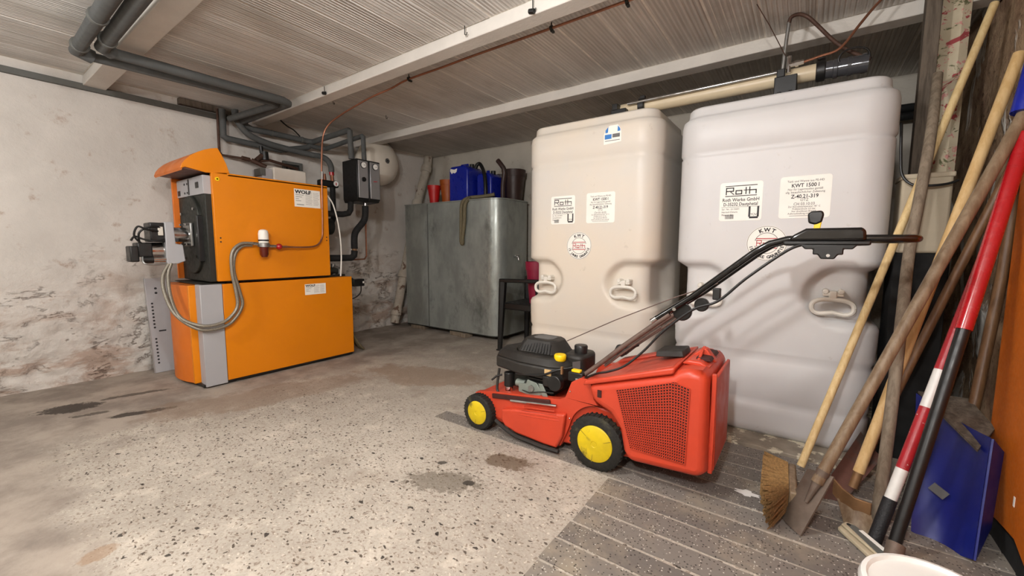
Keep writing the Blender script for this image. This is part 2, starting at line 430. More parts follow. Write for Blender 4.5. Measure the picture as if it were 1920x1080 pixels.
m_bluelab = M('blue_print', '#2f78c2', .5, 0, .1, 6)
m_bluesh = M('blue_shovel_plastic', '#0d1a6c', .45, 0, .1, 4, dirt='#2b3160', ds=6)
m_galv = M('galvanised_sheet', '#a0a5a0', .36, .4, .22, 5, .0008, 40, '#6a6f6b', 2.6, .52, .2, stretch=(1, 1, .55))
m_redpot = M('red_plastic_pot', '#b81718', .4, 0, .05)
m_terra = M('orange_plastic_pot', '#9c4a0c', .5, 0, .08)
m_brownpot = M('dark_brown_plastic_pot', '#33201b', .5, 0, .1)
m_magenta = M('magenta_plastic', '#8f1638', .45, 0, .08)
m_olive = M('olive_rubber_hose', '#6a6149', .7, 0, .15, 20)
m_braid = M('braided_steel_hose', '#8f897c', .45, .5, .35, 220)
def make_pe(name, a, b):
    t = NT(name)
    n = t.noise(1.3, 4, .55); c = t.mix(t.ramp(n, .3, .7), a, b)
    c = t.mix(t.math('MULTIPLY', t.ramp(t.noise(9, 5, .7), .66, .72), .25), c, '#a89f92')
    m = t.out(c, .42, 0, t.bump(t.noise(14, 3, .5), .12, .004), .4)
    t.b.inputs['Subsurface Weight'].default_value = .12; t.b.inputs['Subsurface Radius'].default_value = (.05, .04, .03); t.b.inputs['Subsurface Scale'].default_value = .5
    return m
m_pe1 = make_pe('cream_polyethylene', '#dbd0c0', '#d0ccc5')
m_pe2 = make_pe('white_polyethylene', '#d2d1d0', '#cac9c9')
m_pehandle = M('white_plastic_handle', '#dedad0', .5, 0, .04)
m_pipe_cream = M('cream_plastic_pipe', '#cdbd9f', .4, 0, .08, 6)
m_smoke = M('smoky_clear_pipe', '#55565a', .12, .4, .2, 8)
def make_wood(name, a, b, rough=.6, sc=1.0):
    t = NT(name)
    g = t.mapping((9*sc, 9*sc, .9*sc)); n = t.noise(5, 6, .7, g, .4)
    c = t.mix(t.ramp(n, .35, .65), a, b)
    c = t.mix(t.math('MULTIPLY', t.ramp(t.noise(6, 5, .7), .6, .75), .4), c, tuple(x*.5 for x in lin(a)[:3])+(1,))
    return t.out(c, rough, 0, t.bump(n, .25, .002), .35)
m_w_light = make_wood('pale_ash_wood', '#c9ab77', '#dcc493')
m_w_hoe = make_wood('honey_wood', '#c29e68', '#d2b280')
m_w_old = make_wood('weathered_grey_brown_wood', '#6a5641', '#82705a', .5)
m_w_brown = make_wood('brown_varnished_wood', '#5c4029', '#77573a', .45)
m_w_grey = make_wood('grey_weathered_timber', '#6f6253', '#8a7d6c', .75)
m_w_post = make_wood('dark_weathered_timber', '#4d443b', '#6a5f53', .85)
m_bristle = M('coir_bristle', '#8a6a40', .9, 0, .35, 120)
m_rust = M('dirty_rusty_steel', '#6b5d52', .65, .35, .25, 9, .002, 60, '#4a2f25', 5, .5, .2)
m_redrust = M('reddish_worn_steel', '#6c4a40', .55, .3, .2, 8, .001, 60, '#574f49', 5, .5, .15)
m_hoehead = M('copper_brown_steel', '#8a6847', .5, .4, .2, 12)
m_redlac = M('red_lacquer', '#a3141c', .25, 0, .06, 8, coat=.3)
m_redchip = M('chipped_red_lacquer', '#a01d26', .4, 0, .1, 14, .001, 80, '#d8cfc8', 38, .66, .03)
m_whitelac = M('white_lacquer', '#dcd9d4', .4, 0, .06, 10)
m_blacktex = M('rough_black_grip', '#17171a', .6, 0, .3, 90, .004, 160)
m_mop = M('beige_plastic', '#b5a88f', .6, 0, .12, 12)
m_bucket = M('white_plastic_bucket', '#dfe0dc', .35, 0, .03)
m_cream_box = M('cream_painted_board', '#b8ab94', .7, 0, .1, 4)
def make_floral():
    t = NT('floral_wallpaper')
    c = t.mix(t.ramp(t.noise(5, 4), .3, .7), '#cbbfa6', '#b7a98f')
    v = t.noise(13, 4, .65, t.mapping(loc=(3, 2, 5)), .8); c = t.mix(t.ramp(v, .57, .62), c, '#9c4a4c')
    c = t.mix(t.ramp(t.noise(30, 3, .6), .60, .64), c, '#c78d86')
    g = t.noise(17, 4, .65, t.mapping(loc=(9, 7, 1)), .6); c = t.mix(t.ramp(g, .60, .64), c, '#69694d')
    return t.out(c, .9, 0, t.bump(t.noise(12, 4), .2, .006), .1)
m_floral = make_floral()
m_brick = M('sooty_brick', '#5e4334', .95, 0, .25, 14, .006, 50)
m_dark = M('void_black', '#0d0c0b', .9, 0, .1)  # black for the shade below the cream box and the orange panel's foot
m_vessel = M('white_enamel_vessel', '#ddd5c6', .4, 0, .05, 4, dirt='#b5a488', ds=3, dt=.62, dw=.2)
m_whitebox = M('offwhite_casing', '#d2cdc2', .5, 0, .05)
m_dial = M('white_dial', '#ecebe6', .4, 0, .02)
m_amber = M('dark_red_filter_bowl', '#5c1a0e', .15, 0, .1, coat=.5)
m_paintpipe = M('peeling_white_paint_pipe', '#b3aa9c', .85, 0, .15, 8, .006, 30, '#6e5647', 6, .56, .08)

# ------------------------------------------------------------------ room shell
XL, XR, YB, YF, ZC = -4.70, 0.72, 4.42, -2.4, 2.43
def rough_wall(name, mat, axis, pos, a0, a1, z0, z1, na, nz, amp, sgn, seed, lowamp=0.0):
    """displaced wall sheet with thickness behind it; axis='x' -> plane x=pos spanned by y,z"""
    vs = []; fs = []
    for j in range(nz+1):
        for i in range(na+1):
            a = a0+(a1-a0)*i/na; z = z0+(z1-z0)*j/nz
            p = Vector((a*1.7+seed, z*1.7, seed))
            d = amp*(noise.noise(p)+.5*noise.noise(p*2.7)+.25*noise.noise(p*6.1))
            d += lowamp*max(0, 1-z/1.1)*(abs(noise.noise(p*3.3))+.6*noise.noise(p*7.7))
            d = -abs(d)*.6 if d*1 > 0 else d*.6
            vs.append((pos+sgn*d, a, z) if axis == 'x' else (a, pos+sgn*d, z))
    w = na+1
    for j in range(nz):
        for i in range(na): fs.append((j*w+i, j*w+i+1, (j+1)*w+i+1, (j+1)*w+i))
    b = MB(); b.add(vs, fs)
    t = .14
    if axis == 'x': b.box(min(pos-sgn*.08, pos-sgn*t), max(pos-sgn*.08, pos-sgn*t), a0, a1, z0, z1)
    else: b.box(a0, a1, min(pos-sgn*.08, pos-sgn*t), max(pos-sgn*.08, pos-sgn*t), z0, z1)
    o = b.build(name, mat, org=(0, 0, 0), angle=80); tag(o, kind='structure'); return o
wall_left = rough_wall('wall_left', m_wall_l, 'x', XL, YF, YB+.1, 0, ZC+.05, 300, 150, .018, 1, 3.1, .075)
tag(wall_left, 'whitewashed rough plaster wall with crumbling brown patches near the floor')
wall_back = rough_wall('wall_back', m_wall_b, 'y', YB, XL, XR+.1, 0, ZC+.05, 150, 60, .02, -1, 9.4, .02)
tag(wall_back, 'grey whitewashed plaster wall behind the tanks')
wall_right = rough_wall('wall_right', m_rubble, 'x', XR, YF, YB+.1, 0, ZC+.05, 220, 90, .04, -1, 17.0, .02)
tag(wall_right, 'dark rubble and brick wall with white plaster remains behind the garden tools')
b = MB().box(XL-.1, XR+.1, YF-.12, YF, 0, ZC+.05); wf = b.build('wall_front', m_wall_b, org=(0, 0, 0)); tag(wf, 'plain plaster wall behind the viewpoint', kind='structure')

b = MB(); nx, ny = 60, 60
b.box(XL-.1, XR+.1, YF-.1, YB+.1, -.12, 0)
floor = b.build('floor', m_floor, org=(0, 0, 0)); tag(floor, 'worn beige exposed-aggregate concrete floor with dark stains', kind='structure')
# grey terrazzo strips set into the floor
ys = [1.024, 1.153, 1.287, 1.403, 1.523, 1.654, 1.789]
ys = [.24, .37, .50, .63, .76, .894]+ys
rnd = random.Random(3)
def strip(x0, x1, y0, y1, k):
    b = MB(); n = 14; top = []; g = .008
    pts = []
    for i in range(n+1): pts.append((x0+(x1-x0)*i/n, y0+g+rnd.uniform(-.002, .002)))
    for i in range(n, -1, -1): pts.append((x0+(x1-x0)*i/n, y1-g+rnd.uniform(-.002, .002)))
    h = .004+rnd.uniform(-.001, .0015)
    b.prism(pts, 'z', -.005, h)
    o = b.build('paver_strip', m_paver, floor, smooth=False)
for i in range(len(ys)-1): strip(-.708+rnd.uniform(-.006, .006), .68, ys[i], ys[i+1], i)
strip(-1.90, .68, 1.792, 1.915, 0)
for y0 in (1.918, 2.04, 2.165, 2.29, 2.41): strip(-1.2, .68, y0, y0+.123, 1)
b = MB(); n = 60
pts = [(-1.95+2.62*i/n, 2.535+.018*noise.noise(Vector((i*.5, 3, 1)))+.01*noise.noise(Vector((i*1.3, 7, 1)))) for i in range(n+1)]
b.prism(pts+[(.67, 4.3), (-1.95, 4.3)], 'z', -.01, .02)
o = b.build('plinth', m_kerb, floor, bevel=.004)

pp = [(-.152+.045*math.cos(a*.42)*(1+.35*math.sin(a*2.3)), 2.03+.022*math.sin(a*.42)*(1+.3*math.cos(a*1.7))) for a in range(15)]
MB().prism(pp, 'z', .004, .0075).build('paint_splat', m_whitelac, floor, smooth=False)
# ceiling planks between concrete beams
b = MB().box(XL-.1, XR+.1, YF-.1, YB+.1, ZC+.0035, ZC+.14)
ceiling = b.build('ceiling', m_joint, org=(0, 0, 0)); tag(ceiling, 'ribbed grey plank ceiling between concrete beams', kind='structure')
beams = [(-1.62, -1.49), (-.42, -.29), (.757, .89), (1.967, 2.08), (3.155, 3.27)]
bays = [(YF, -1.62)]+[(beams[i][1], beams[i+1][0]) for i in range(4)]+[(3.27, YB)]
pl = {}
PW = .2565
for bi, (y0, y1) in enumerate(bays):
    b = MB(); g = .004
    # plank with chamfered long edges and a few shallow ribs
    prof = [(-PW/2+g, .018), (-PW/2+g, .004), (-PW/2+g+.006, 0)]
    k = 10
    for i in range(1, k):
        xx = -PW/2+.01+(PW-.02)*i/k; prof += [(xx-.006, 0), (xx, .0025 if i % 2 else .001), (xx+.006, 0)]
    prof += [(PW/2-g-.006, 0), (PW/2-g, .004), (PW/2-g, .018)]
    vs = []
    for y in (y0, y1): vs += [(p[0], y, p[1]) for p in prof]
    m = len(prof)
    b.add(vs, [(i, i+1, m+i+1, m+i) for i in range(m-1)]+[(m-1, 0, m, 2*m-1)])
    src = None
    for i in range(22):
        cx = XL+.05+PW*(i+.5)
        if cx > XR+.05: break
        dz = rnd.uniform(-.002, .002)
        if src is None:
            src = b.build('ceiling_plank', m_ceil, ceiling, smooth=False); src.location = (cx, 0, ZC+dz)
        else: piece(src, (cx, 0, ZC+dz), ceiling, 'ceiling_plank')
for i, (y0, y1) in enumerate(beams):
    b = MB(); n = 40; vs = []
    for k in range(n+1):
        x = XL+(XR-XL)*k/n; j = .004*noise.noise(Vector((x*2, i*5, 0)))
        vs += [(x, y0+.012, ZC+.015), (x, y0+j, 2.352+j), (x, y1+j, 2.35+j), (x, y1-.012, ZC+.015)]
    fs = [(k*4+q, k*4+(q+1) % 4, k*4+4+(q+1) % 4, k*4+4+q) for k in range(n) for q in range(4)]
    b.add(vs, fs); b.build('ceiling_beam', m_beam, ceiling, bevel=.006)
b = MB().box(XL-.02, XL+.06, 1.36, 1.78, 2.375, 2.428)  # solid dark box stands for the shade inside the opening
o = b.build('opening_shade', m_w_post, org=(0, 0, 0)); tag(o, 'dark box standing for the shade of a broken opening where wall meets ceiling', kind='structure')
b = MB().box(XL-.01, XL+.028, YF, 1.74, 2.318, 2.364)
tag(b.build('conduit_rail', m_rail, bevel=.004), 'long dark grey conduit rail along the top of the left wall', 'conduit')

# ------------------------------------------------------------------ oil tanks
def sst(a, b, x):
    t = min(1, max(0, (x-a)/(b-a))); return t*t*(3-2*t)
def lerp_tab(tab, z):
    for (z0, d0), (z1, d1) in zip(tab, tab[1:]):
        if z0 <= z <= z1:
            t = (z-z0)/(z1-z0); t = t*t*(3-2*t); return d0+(d1-d0)*t
    return tab[-1][1]
def oil_tank(cx, zb, top, mat, label, sub):
    """rounded-box blow-moulded tank: front face at y=2.68"""
    A, B, R = .505, .40, .14; cy = 2.68+B
    root = thing('oil_tank', label, 'tank', (cx, cy, zb), 'heating oil tanks standing side by side')
    sh = top-.065                                  # shoulder height
    tab = [(0, .05), (.03, .022), (.10, .012), (.18, .010), (.20, .020), (.22, .010), (.44, .008), (.46, .016), (.49, .004), (.62, .0),
           (1.20, 0), (1.62, 0), (sh-.255, .0), (sh-.235, .007), (sh-.215, -.004), (sh-.05, -.003), (sh-.02, .004), (sh, .028), (sh+.010, .033), (top-.022, .036), (top-.010, .046), (top, .085)]
    zs = sorted(set([t[0] for t in tab]+[.01, .06, .14]+[.50+.02*i for i in range(30)]+[1.15, 1.3, 1.5, top-.02, top-.006, sh-.01, sh-.005]))
    zs = [z for z in zs if z <= top]
    # outline
    out = []
    def seg(p, q, nrm, n):
        for i in range(n): t = i/n; out.append((p[0]+(q[0]-p[0])*t, p[1]+(q[1]-p[1])*t, nrm[0], nrm[1]))
    def cor(x, y, a0, n=12):
        for i in range(n):
            a = math.radians(a0+90*i/n); out.append((x+R*math.cos(a), y+R*math.sin(a), math.cos(a), math.sin(a)))
    a, bb = A-R, B-R
    seg((-a, -B), (a, -B), (0, -1), 48); cor(a, -bb, -90); seg((A, -bb), (A, bb), (1, 0), 20); cor(a, bb, 0)
    seg((a, B), (-a, B), (0, 1), 16); cor(-a, bb, 90); seg((-A, bb), (-A, -bb), (-1, 0), 20); cor(-a, -bb, 180)
    vs = []; n = len(out)
    for z in zs:
        d0 = lerp_tab(tab, z)
        for x, y, nx_, ny_ in out:
            d = d0
            if ny_ < .3 or abs(nx_) > .9:
                # corner scoop with an arched inner boundary
                u = abs(x); zc = .835; f = 0
                if y < .1:
                    hz = .155
                    edge = .165+.12*max(0, (abs(z-zc)/hz))**2.2
                    f = sst(edge-.015, edge+.05, u)*sst(hz+.012, hz-.035, abs(z-zc))
                    f *= sst(.12, -.08, y)
                d += .062*f
            if abs(x) < .004 and ny_ < -.9 and not .95 < z < 1.25: d -= .0012
            vs.append((cx+x-nx_*d, cy+y-ny_*d, zb+z))
    fs = [(j*n+i, j*n+(i+1) % n, (j+1)*n+(i+1) % n, (j+1)*n+i) for j in range(len(zs)-1) for i in range(n)]
    fs += [tuple(range(n))[::-1], tuple(range((len(zs)-1)*n, len(zs)*n))]
    MB().add(vs, fs).build('body', mat, root, angle=75)
    # moulded handles hanging in the scoops
    for sx in (-.31, .30):
        hx, hz, hy = cx+sx, .795, 2.735
        b = MB(); pts = []
        for i in range(28):
            t = 2*PI*i/28; x = .088*math.copysign(abs(math.cos(t))**.7, math.cos(t)); z = .042*math.copysign(abs(math.sin(t))**.8, math.sin(t))
            if math.sin(t) < 0: z += .016*math.exp(-(x/.04)**2)
            pts.append((hx+x, hy-.052, hz+z))
        b.tube(pts+[pts[0]], .0115, 8)
        h = b.build('handle', m_pehandle, root)
        b = MB().box(hx-.016, hx+.016, hy-.06, hy+.03, hz+.04, hz+.085)
        b.box(hx-.045, hx+.045, hy-.052, hy+.02, hz+.058, hz+.078); b.cyl((hx-.032, hy-.055, hz+.082), (hx-.032, hy+.02, hz+.082), .014); b.cyl((hx+.032, hy-.055, hz+.082), (hx+.032, hy+.02, hz+.082), .014)
        b.build('handle_lug', m_pehandle, h, bevel=.005)
    # printed labels
    Y = 2.6785; ux = (1, 0, 0); uz = (0, 0, 1)
    def sticker(x0, x1, z0, z1, mat_=m_cream):
        return MB().prism(rrect(x0, x1, z0, z1, .014), 'y', Y, 2.684).build('label', mat_, root, smooth=False)
    yi = Y-.0007
    lx0, lx1, lz0, lz1 = sub['makers']; c = (lx0+lx1)/2; w = lx1-lx0; h = lz1-lz0
    s1 = sticker(lx0, lx1, lz0, lz1)
    b = MB(); o = (c, yi, lz0)
    b.flat(rect2d(-.37*w, .37*w, h*.895, h*.915), o, ux, uz); b.flat(rect2d(-.37*w, .37*w, h*.635, h*.655), o, ux, uz)
    b.flat(logo_roth(w*.72, h*.19), (c, yi, lz0+h*.68), ux, uz)
    b.flat(text2d('Roth Werke GmbH', h*.125, .014, 'CENTER', .84), (c, yi, lz0+h*.505), ux, uz)
    b.flat(text2d('D-35232 Dautphetal', h*.12, .014, 'CENTER', .80), (c, yi, lz0+h*.39), ux, uz)
    b.flat(rect2d(-.45*w, .45*w, h*.355, h*.362), o, ux, uz)
    for i, s in enumerate(('Ser. Nr.: 0110601', 'Herstell-Datum:', 'Material-Nr.:')):
        b.flat(text2d(s, h*.065, 0, 'LEFT', .9), (lx0+.06*w, yi, lz0+h*(.285-.075*i)), ux, uz)
    xx = lx0+.15*w
    for i in range(16):
        ww = random.choice((.004, .007, .010))*w; b.flat(rect2d(0, ww, .05*h, .16*h), (xx, yi, lz0), ux, uz); xx += ww+.006*w
    # the square U mark with TUEV lettering
    for x0, x1, z0, z1 in ((.70, .745, .09, .36), (.895, .94, .09, .36), (.72, .92, .05, .10)):
        b.flat(rect2d(x0*w, x1*w, z0*h, z1*h), (lx0, yi, lz0), ux, uz)
    b.flat(text2d('TÜV', h*.075, .01), (lx0+.82*w, yi, lz0+h*.125), ux, uz)
    b.build('lettering', m_ink, s1, smooth=False)
    lx0, lx1, lz0, lz1 = sub['type']; c = (lx0+lx1)/2; w = lx1-lx0; h = lz1-lz0
    s2 = sticker(lx0, lx1, lz0, lz1); b = MB()
    rows = [('Tank und Wanne aus PE-HD', .855, .072, 0), ('KWT 1500 l', .735, .125, .02), ('Nur für Lagermedien gemäß', .665, .07, 0), ('allg. bauaufsichtlicher Zulassung', .595, .07, 0),
            ('Z-40.21-319', .475, .125, .02), ('OTZ', .40, .09, 0), ('CH 03.10.03', .305, .095, 0), ('Zul. Betriebstemperatur: 40° C', .255, .058, 0), ('Prüfüberdruck: 0,3 bar', .20, .058, 0),
            ('Nur drucklosen Betrieb', .145, .058, 0), ('Außenaufstellung nicht zulässig!', .09, .058, 0)]
    for s, zz, sz, bo in rows: b.flat(text2d(s, h*sz, bo, 'CENTER', .86), (c, yi, lz0+h*zz), ux, uz)
    b.flat(rect2d(-.28*w, .28*w, .05*h, .058*h), (c, yi, lz0), ux, uz)
    b.build('lettering', m_ink, s2, smooth=False)
    # round guarantee badge
    gx, gz = sub['badge']; r = .097
    s3 = MB().prism(arc(gx, gz, r, 0, 360, 48)[:-1], 'y', Y, 2.684).build('badge', m_label, root, smooth=False)
    b = MB(); og = (gx, yi, gz)
    b.flat(ring2d(r*.955, r*.975), og, ux, uz); b.flat(ring2d(r*.575, r*.60, 15, 165, 24), og, ux, uz); b.flat(ring2d(r*.575, r*.60, 195, 345, 24), og, ux, uz)
    b.flat(rect2d(-r*.58, r*.58, r*.16, r*.175), og, ux, uz); b.flat(rect2d(-r*.58, r*.58, -r*.175, -r*.16), og, ux, uz)
    def curved(s, rad, a_mid, step, up, size):
        k = len(s)
        for i, ch in enumerate(s):
            if ch == ' ': continue
            a = math.radians(a_mid+(step*(i-(k-1)/2))*(-1 if up else 1))
            p = Vector((gx+rad*math.cos(a), yi, gz+rad*math.sin(a)))
            tu = Vector((math.sin(a), 0, -math.cos(a))); tr = Vector((math.cos(a), 0, math.sin(a)))
            if not up: tu = -tu; tr = -tr
            b.flat(text2d(ch, size, .035), p, tu, tr)
    curved('KWT', r*.66, 90, 24, True, r*.30)
    curved('15 JAHRE GARANTIE', r*.87, 270, 9.3, False, r*.235)
    b.build('lettering', m_ink, s3, smooth=False)
    b = MB()
    for q in (.24, -.30): b.flat(rect2d(-r*.52, r*.52, r*q, r*(q+.05)), og, ux, uz)
    b.flat(logo_roth(r*1.0, r*.34), (gx, yi-.0003, gz-r*.16), ux, uz)
    b.build('red_lettering', m_inkred, s3, smooth=False)
    # seam down the middle of the front
    return root
T1 = oil_tank(-1.295, .02, 1.99, m_pe1, 'cream white plastic oil tank with a small blue sticker, left of the two tanks',
              dict(makers=(-1.562, -1.365, 1.272, 1.475), type=(-1.276, -1.066, 1.272, 1.480), badge=(-1.328, 1.114)))
T2 = oil_tank(-.172, .02, 1.93, m_pe2, 'grey white plastic oil tank behind the mower handlebar, right of the two tanks',
              dict(makers=(-.428, -.214, 1.258, 1.475), type=(-.135, .087, 1.262, 1.482), badge=(-.182, 1.129)))
# blue service sticker on the first tank
Yb = 2.6752
s = MB().prism([(-1.157, 1.792), (-1.035, 1.800), (-1.035, 1.865), (-1.042, 1.885), (-1.06, 1.912), (-1.118, 1.912), (-1.145, 1.885), (-1.157, 1.86)], 'y', Yb, 2.682).build('service_sticker', m_label, T1, smooth=False)
b = MB(); yi = Yb-.0007
b.flat(([(-1.146, 1.866), (-1.128, 1.868), (-1.126, 1.905), (-1.146, 1.884)], [(0, 1, 2, 3)]), (0, yi, 0), (1, 0, 0), (0, 0, 1))
b.build('blue_print', m_bluelab, s, smooth=False)
b = MB().flat(([(-1.062, 1.868), (-1.042, 1.870), (-1.044, 1.885), (-1.060, 1.905)], [(0, 1, 2, 3)]), (0, yi, 0), (1, 0, 0), (0, 0, 1)); b.build('blue_print', m_bluelab, s, smooth=False)
b = MB()
b.flat(rect2d(-1.150, -1.102, 1.826, 1.856), (0, yi, 0), (1, 0, 0), (0, 0, 1)); b.build('blue_print', m_bluelab, s, smooth=False)
b = MB().flat(rect2d(-1.096, -1.045, 1.832, 1.856), (0, yi, 0), (1, 0, 0), (0, 0, 1))
b.flat(rect2d(-1.148, -1.045, 1.812, 1.816), (0, yi, 0), (1, 0, 0), (0, 0, 1)); b.build('grey_print', m_inkgrey, s, smooth=False)

# filling and extraction line on top of the tanks
L = thing('filling_line', 'cream plastic filling pipe with black clamps running across both tank tops', 'pipe', (-.5, 2.97, 2.0))
b = MB().cyl((-1.16, 2.99, 2.095), (.0, 2.97, 2.095), .044, n=20); b.build('pipe', m_pipe_cream, L)
b = MB().cyl((.0, 2.97, 2.095), (.21, 2.96, 2.085), .046, n=20)
for x in (.07, .13, .19): b.lathe((x, 2.967, 2.09), (1, 0, 0), [(.046, -.012), (.05, -.008), (.05, .008), (.046, .012)])
b.build('sight_pipe', m_smoke, L)
for x in (-1.0, .005):
    b = MB().lathe((x, 2.97, 2.095), (1, 0, 0), [(.046, -.022), (.055, -.020), (.055, .020), (.046, .022)]); b.box(x-.018, x+.018, 2.955, 2.985, 2.14, 2.165); b.build('clamp', m_black, L, bevel=.003)
for x, zt in ((-1.15, 2.00), (-.155, 1.94)):
    b = MB().cyl((x, 2.97, zt), (x, 2.97, zt+.05), .085, .075, 20)
    for q in range(10):
        a = 2*PI*q/10; b.obox((x+.085*math.cos(a), 2.97+.085*math.sin(a), zt+.03), (.02, .02, .05), Matrix.Rotation(a, 3, 'Z'))
    b.box(x-.055, x+.055, 2.895, 3.0, zt+.045, 2.085); b.box(x-.045, x-.005, 2.89, 2.96, 2.08, 2.125); b.build('tank_fitting', m_black, L, bevel=.004)
b = MB().tube([(-1.09, 2.918, 2.112), (-.6, 2.916, 2.114), (-.20, 2.914, 2.116)], .009, 10); b.build('steel_tube', m_chrome, L)
b = MB().tube([(-.175, 2.93, 2.12), (-.165, 2.93, 2.30), (-.158, 2.93, 2.385)], .010, 10); b.build('riser_tube', m_alu, L)
b = MB().tube([(-.158, 2.93, 2.38), (-.15, 2.93, 2.410), (-.115, 2.94, 2.420), (-.075, 2.95, 2.40), (-.03, 2.96, 2.35), (.06, 2.98, 2.24), (.14, 2.97, 2.16), (.215, 2.95, 2.10)], .010, 10, sub=5); b.build('dark_hose', m_brownpipe, L)
b = MB().tube([(.215, 2.95, 2.10), (.20, 2.93, 2.145), (.15, 2.92, 2.165), (.10, 2.92, 2.155), (.08, 2.925, 2.12), (.10, 2.93, 2.09)], .005, 8, sub=5); b.build('thin_cable', m_black, L)
b = MB().cyl((-.145, 2.91, 2.10), (-.145, 2.91, 2.19), .012); b.cyl((-.145, 2.91, 2.14), (-.075, 2.91, 2.145), .013, n=6); b.cyl((-.115, 2.91, 2.142), (-.10, 2.91, 2.143), .018, n=6); b.build('coupling', m_chrome, L)
b = MB().tube([(-.075, 2.91, 2.143), (.0, 2.90, 2.152), (.06, 2.90, 2.160), (.10, 2.905, 2.19), (.15, 2.93, 2.27), (.21, 2.96, 2.36), (.25, 2.98, 2.41)], .007, 8, sub=5); b.build('copper_line', m_copper, L)
b = MB().tube([(-.30, 2.70, 2.425), (-.24, 2.78, 2.33), (-.165, 2.91, 2.20)], .0025, 6); b.build('hanging_wire', m_brownpipe, L)

# ------------------------------------------------------------------ heating boiler (upper unit) and its storage cylinder cabinet (lower unit)
BX0, BX1 = -4.36, -3.71
C = thing('storage_cabinet', 'low orange hot-water storage cabinet with a grey corner strip under the boiler', 'boiler', (-4.03, 1.8, 0))
MB().box(BX0, BX1, 1.275, 2.405, .03, .804).build('side_casing', m_orange, C, bevel=.004)
MB().prism([(BX1+.004, 1.125), (BX1+.004, 1.272), (BX1-.08, 1.272), (BX1-.13, 1.19), (BX1-.10, 1.125)], 'z', .012, .806).build('corner_strip', m_greyp, C, bevel=.004)
plan = [(-3.815, 1.14)]+[(-3.825-.5*i/14, 1.135-.085*math.sin(PI*(.16+.70*i/14))) for i in range(15)]+[(-4.34, 1.275), (-3.86, 1.275)]
MB().prism(plan, 'z', .03, .798).build('curved_door', m_orange2, C, bevel=.003)
MB().box(-3.845, -3.815, 1.085, 1.2, .03, .799).build('door_edge', m_orange, C, bevel=.003)
MB().box(BX0+.02, BX1-.01, 1.11, 2.39, .012, .03).build('base_plinth', m_black, C)  # black slab set in below the casing
for y in (1.35, 2.3): MB().cyl((BX1-.03, y, 0), (BX1-.03, y, .03), .009).build('foot', m_chrome, C)
for y in (1.35, 2.3): MB().cyl((BX0+.05, y, 0), (BX0+.05, y, .03), .009).build('foot', m_chrome, C)
MB().box(BX0+.01, BX1-.02, 1.15, 1.30, .804, .812).build('top_ledge', m_iron, C)
MB().prism(arc(1.20, .60, .022, 0, 360, 18)[:-1], 'x', -3.845, -3.842).build('door_emblem', m_inkred, C)
def wolf_label(y0, y1, z0, z1, parent, full=True):
    X = BX1+.0022
    s = MB().box(BX1-.002, X, y0, y1, z0, z1).build('rating_label', m_label, parent, smooth=False)
    b = MB(); w = y1-y0; h = z1-z0; xi = X+.0006; uy = (0, 1, 0); uz = (0, 0, 1)
    def at(u, v): return (xi, y0+u*w, z0+v*h)
    b.flat(text2d('WOLF', h*.26, .045, 'LEFT', 1.25), at(.03, .755), uy, uz)
    for i in range(4): b.flat(rect2d(0, (.30, .24, .12, .2)[i]*w, 0, .02*h), at(.05, .66-.11*i), uy, uz)
    for i in range(9): b.flat(rect2d(0, (.22+.06*random.random())*w, 0, .012*h), at(.42, .84-.085*i), uy, uz)
    for i in range(9): b.flat(rect2d(0, (.18+.06*random.random())*w, 0, .012*h), at(.72, .84-.085*i), uy, uz)
    if full:
        for i in range(14): b.flat(rect2d(0, .010*w, 0, .06*h), at(.08+.02*i, .10), uy, uz)
    b.build('small_print', m_ink, s, smooth=False)
wolf_label(1.925, 2.125, .658, .757, C, False)

K = thing('heating_boiler', 'orange oil-fired heating boiler with raised curved hood and exposed burner', 'boiler', (-4.03, 1.75, .806))
MB().box(-3.745, BX1, 1.252, 2.181, .827, 1.66).build('side_panel', m_orange, K, bevel=.003)
MB().box(BX0, BX0+.025, 1.175, 2.181, .827, 1.66).build('side_panel', m_orange2, K, bevel=.003)
MB().box(BX0, BX1, 1.36, 2.181, 1.645, 1.668).build('top_panel', m_orange, K, bevel=.003)
MB().box(BX0+.03, -3.74, 1.32, 2.18, .815, 1.65).build('boiler_body', m_iron, K)
MB().box(BX0+.03, -3.75, 1.212, 1.34, .822, 1.50).build('front_plate', m_iron, K, bevel=.006)
b = MB(); ov = []
for i in range(32):
    a = 2*PI*i/32; ov.append((-4.03+.185*math.cos(a), 1.19+.19*math.sin(a)+(.12 if math.sin(a) > 0 else -.12)))
b.prism(ov, 'y', 1.188, 1.22); dd = b.build('combustion_door', m_iron, K, bevel=.008)
for x, z in ((-4.17, 1.36), (-3.90, 1.39), (-4.17, 1.0), (-3.89, 1.02)): MB().cyl((x, 1.172, z), (x, 1.192, z), .012, n=6).build('door_nut', m_chrome, dd)
MB().box(-3.86, -3.83, 1.175, 1.22, .98, 1.34).build('door_hinge', m_black, K, bevel=.006)
cp = MB().box(BX0+.03, -3.75, 1.205, 1.36, 1.50, 1.64).build('control_panel', m_greyp, K, bevel=.003)
for x0, x1, z0, z1 in ((-4.30, -4.25, 1.515, 1.555), (-4.06, -4.04, 1.51, 1.63), (-3.90, -3.84, 1.55, 1.595), (-4.15, -4.135, 1.59, 1.605), (-4.09, -4.078, 1.59, 1.605), (-4.15, -4.135, 1.52, 1.535), (-4.09, -4.078, 1.52, 1.535)):
    MB().box(x0, x1, 1.201, 1.207, z0, z1).build('panel_cutout', m_black, cp)
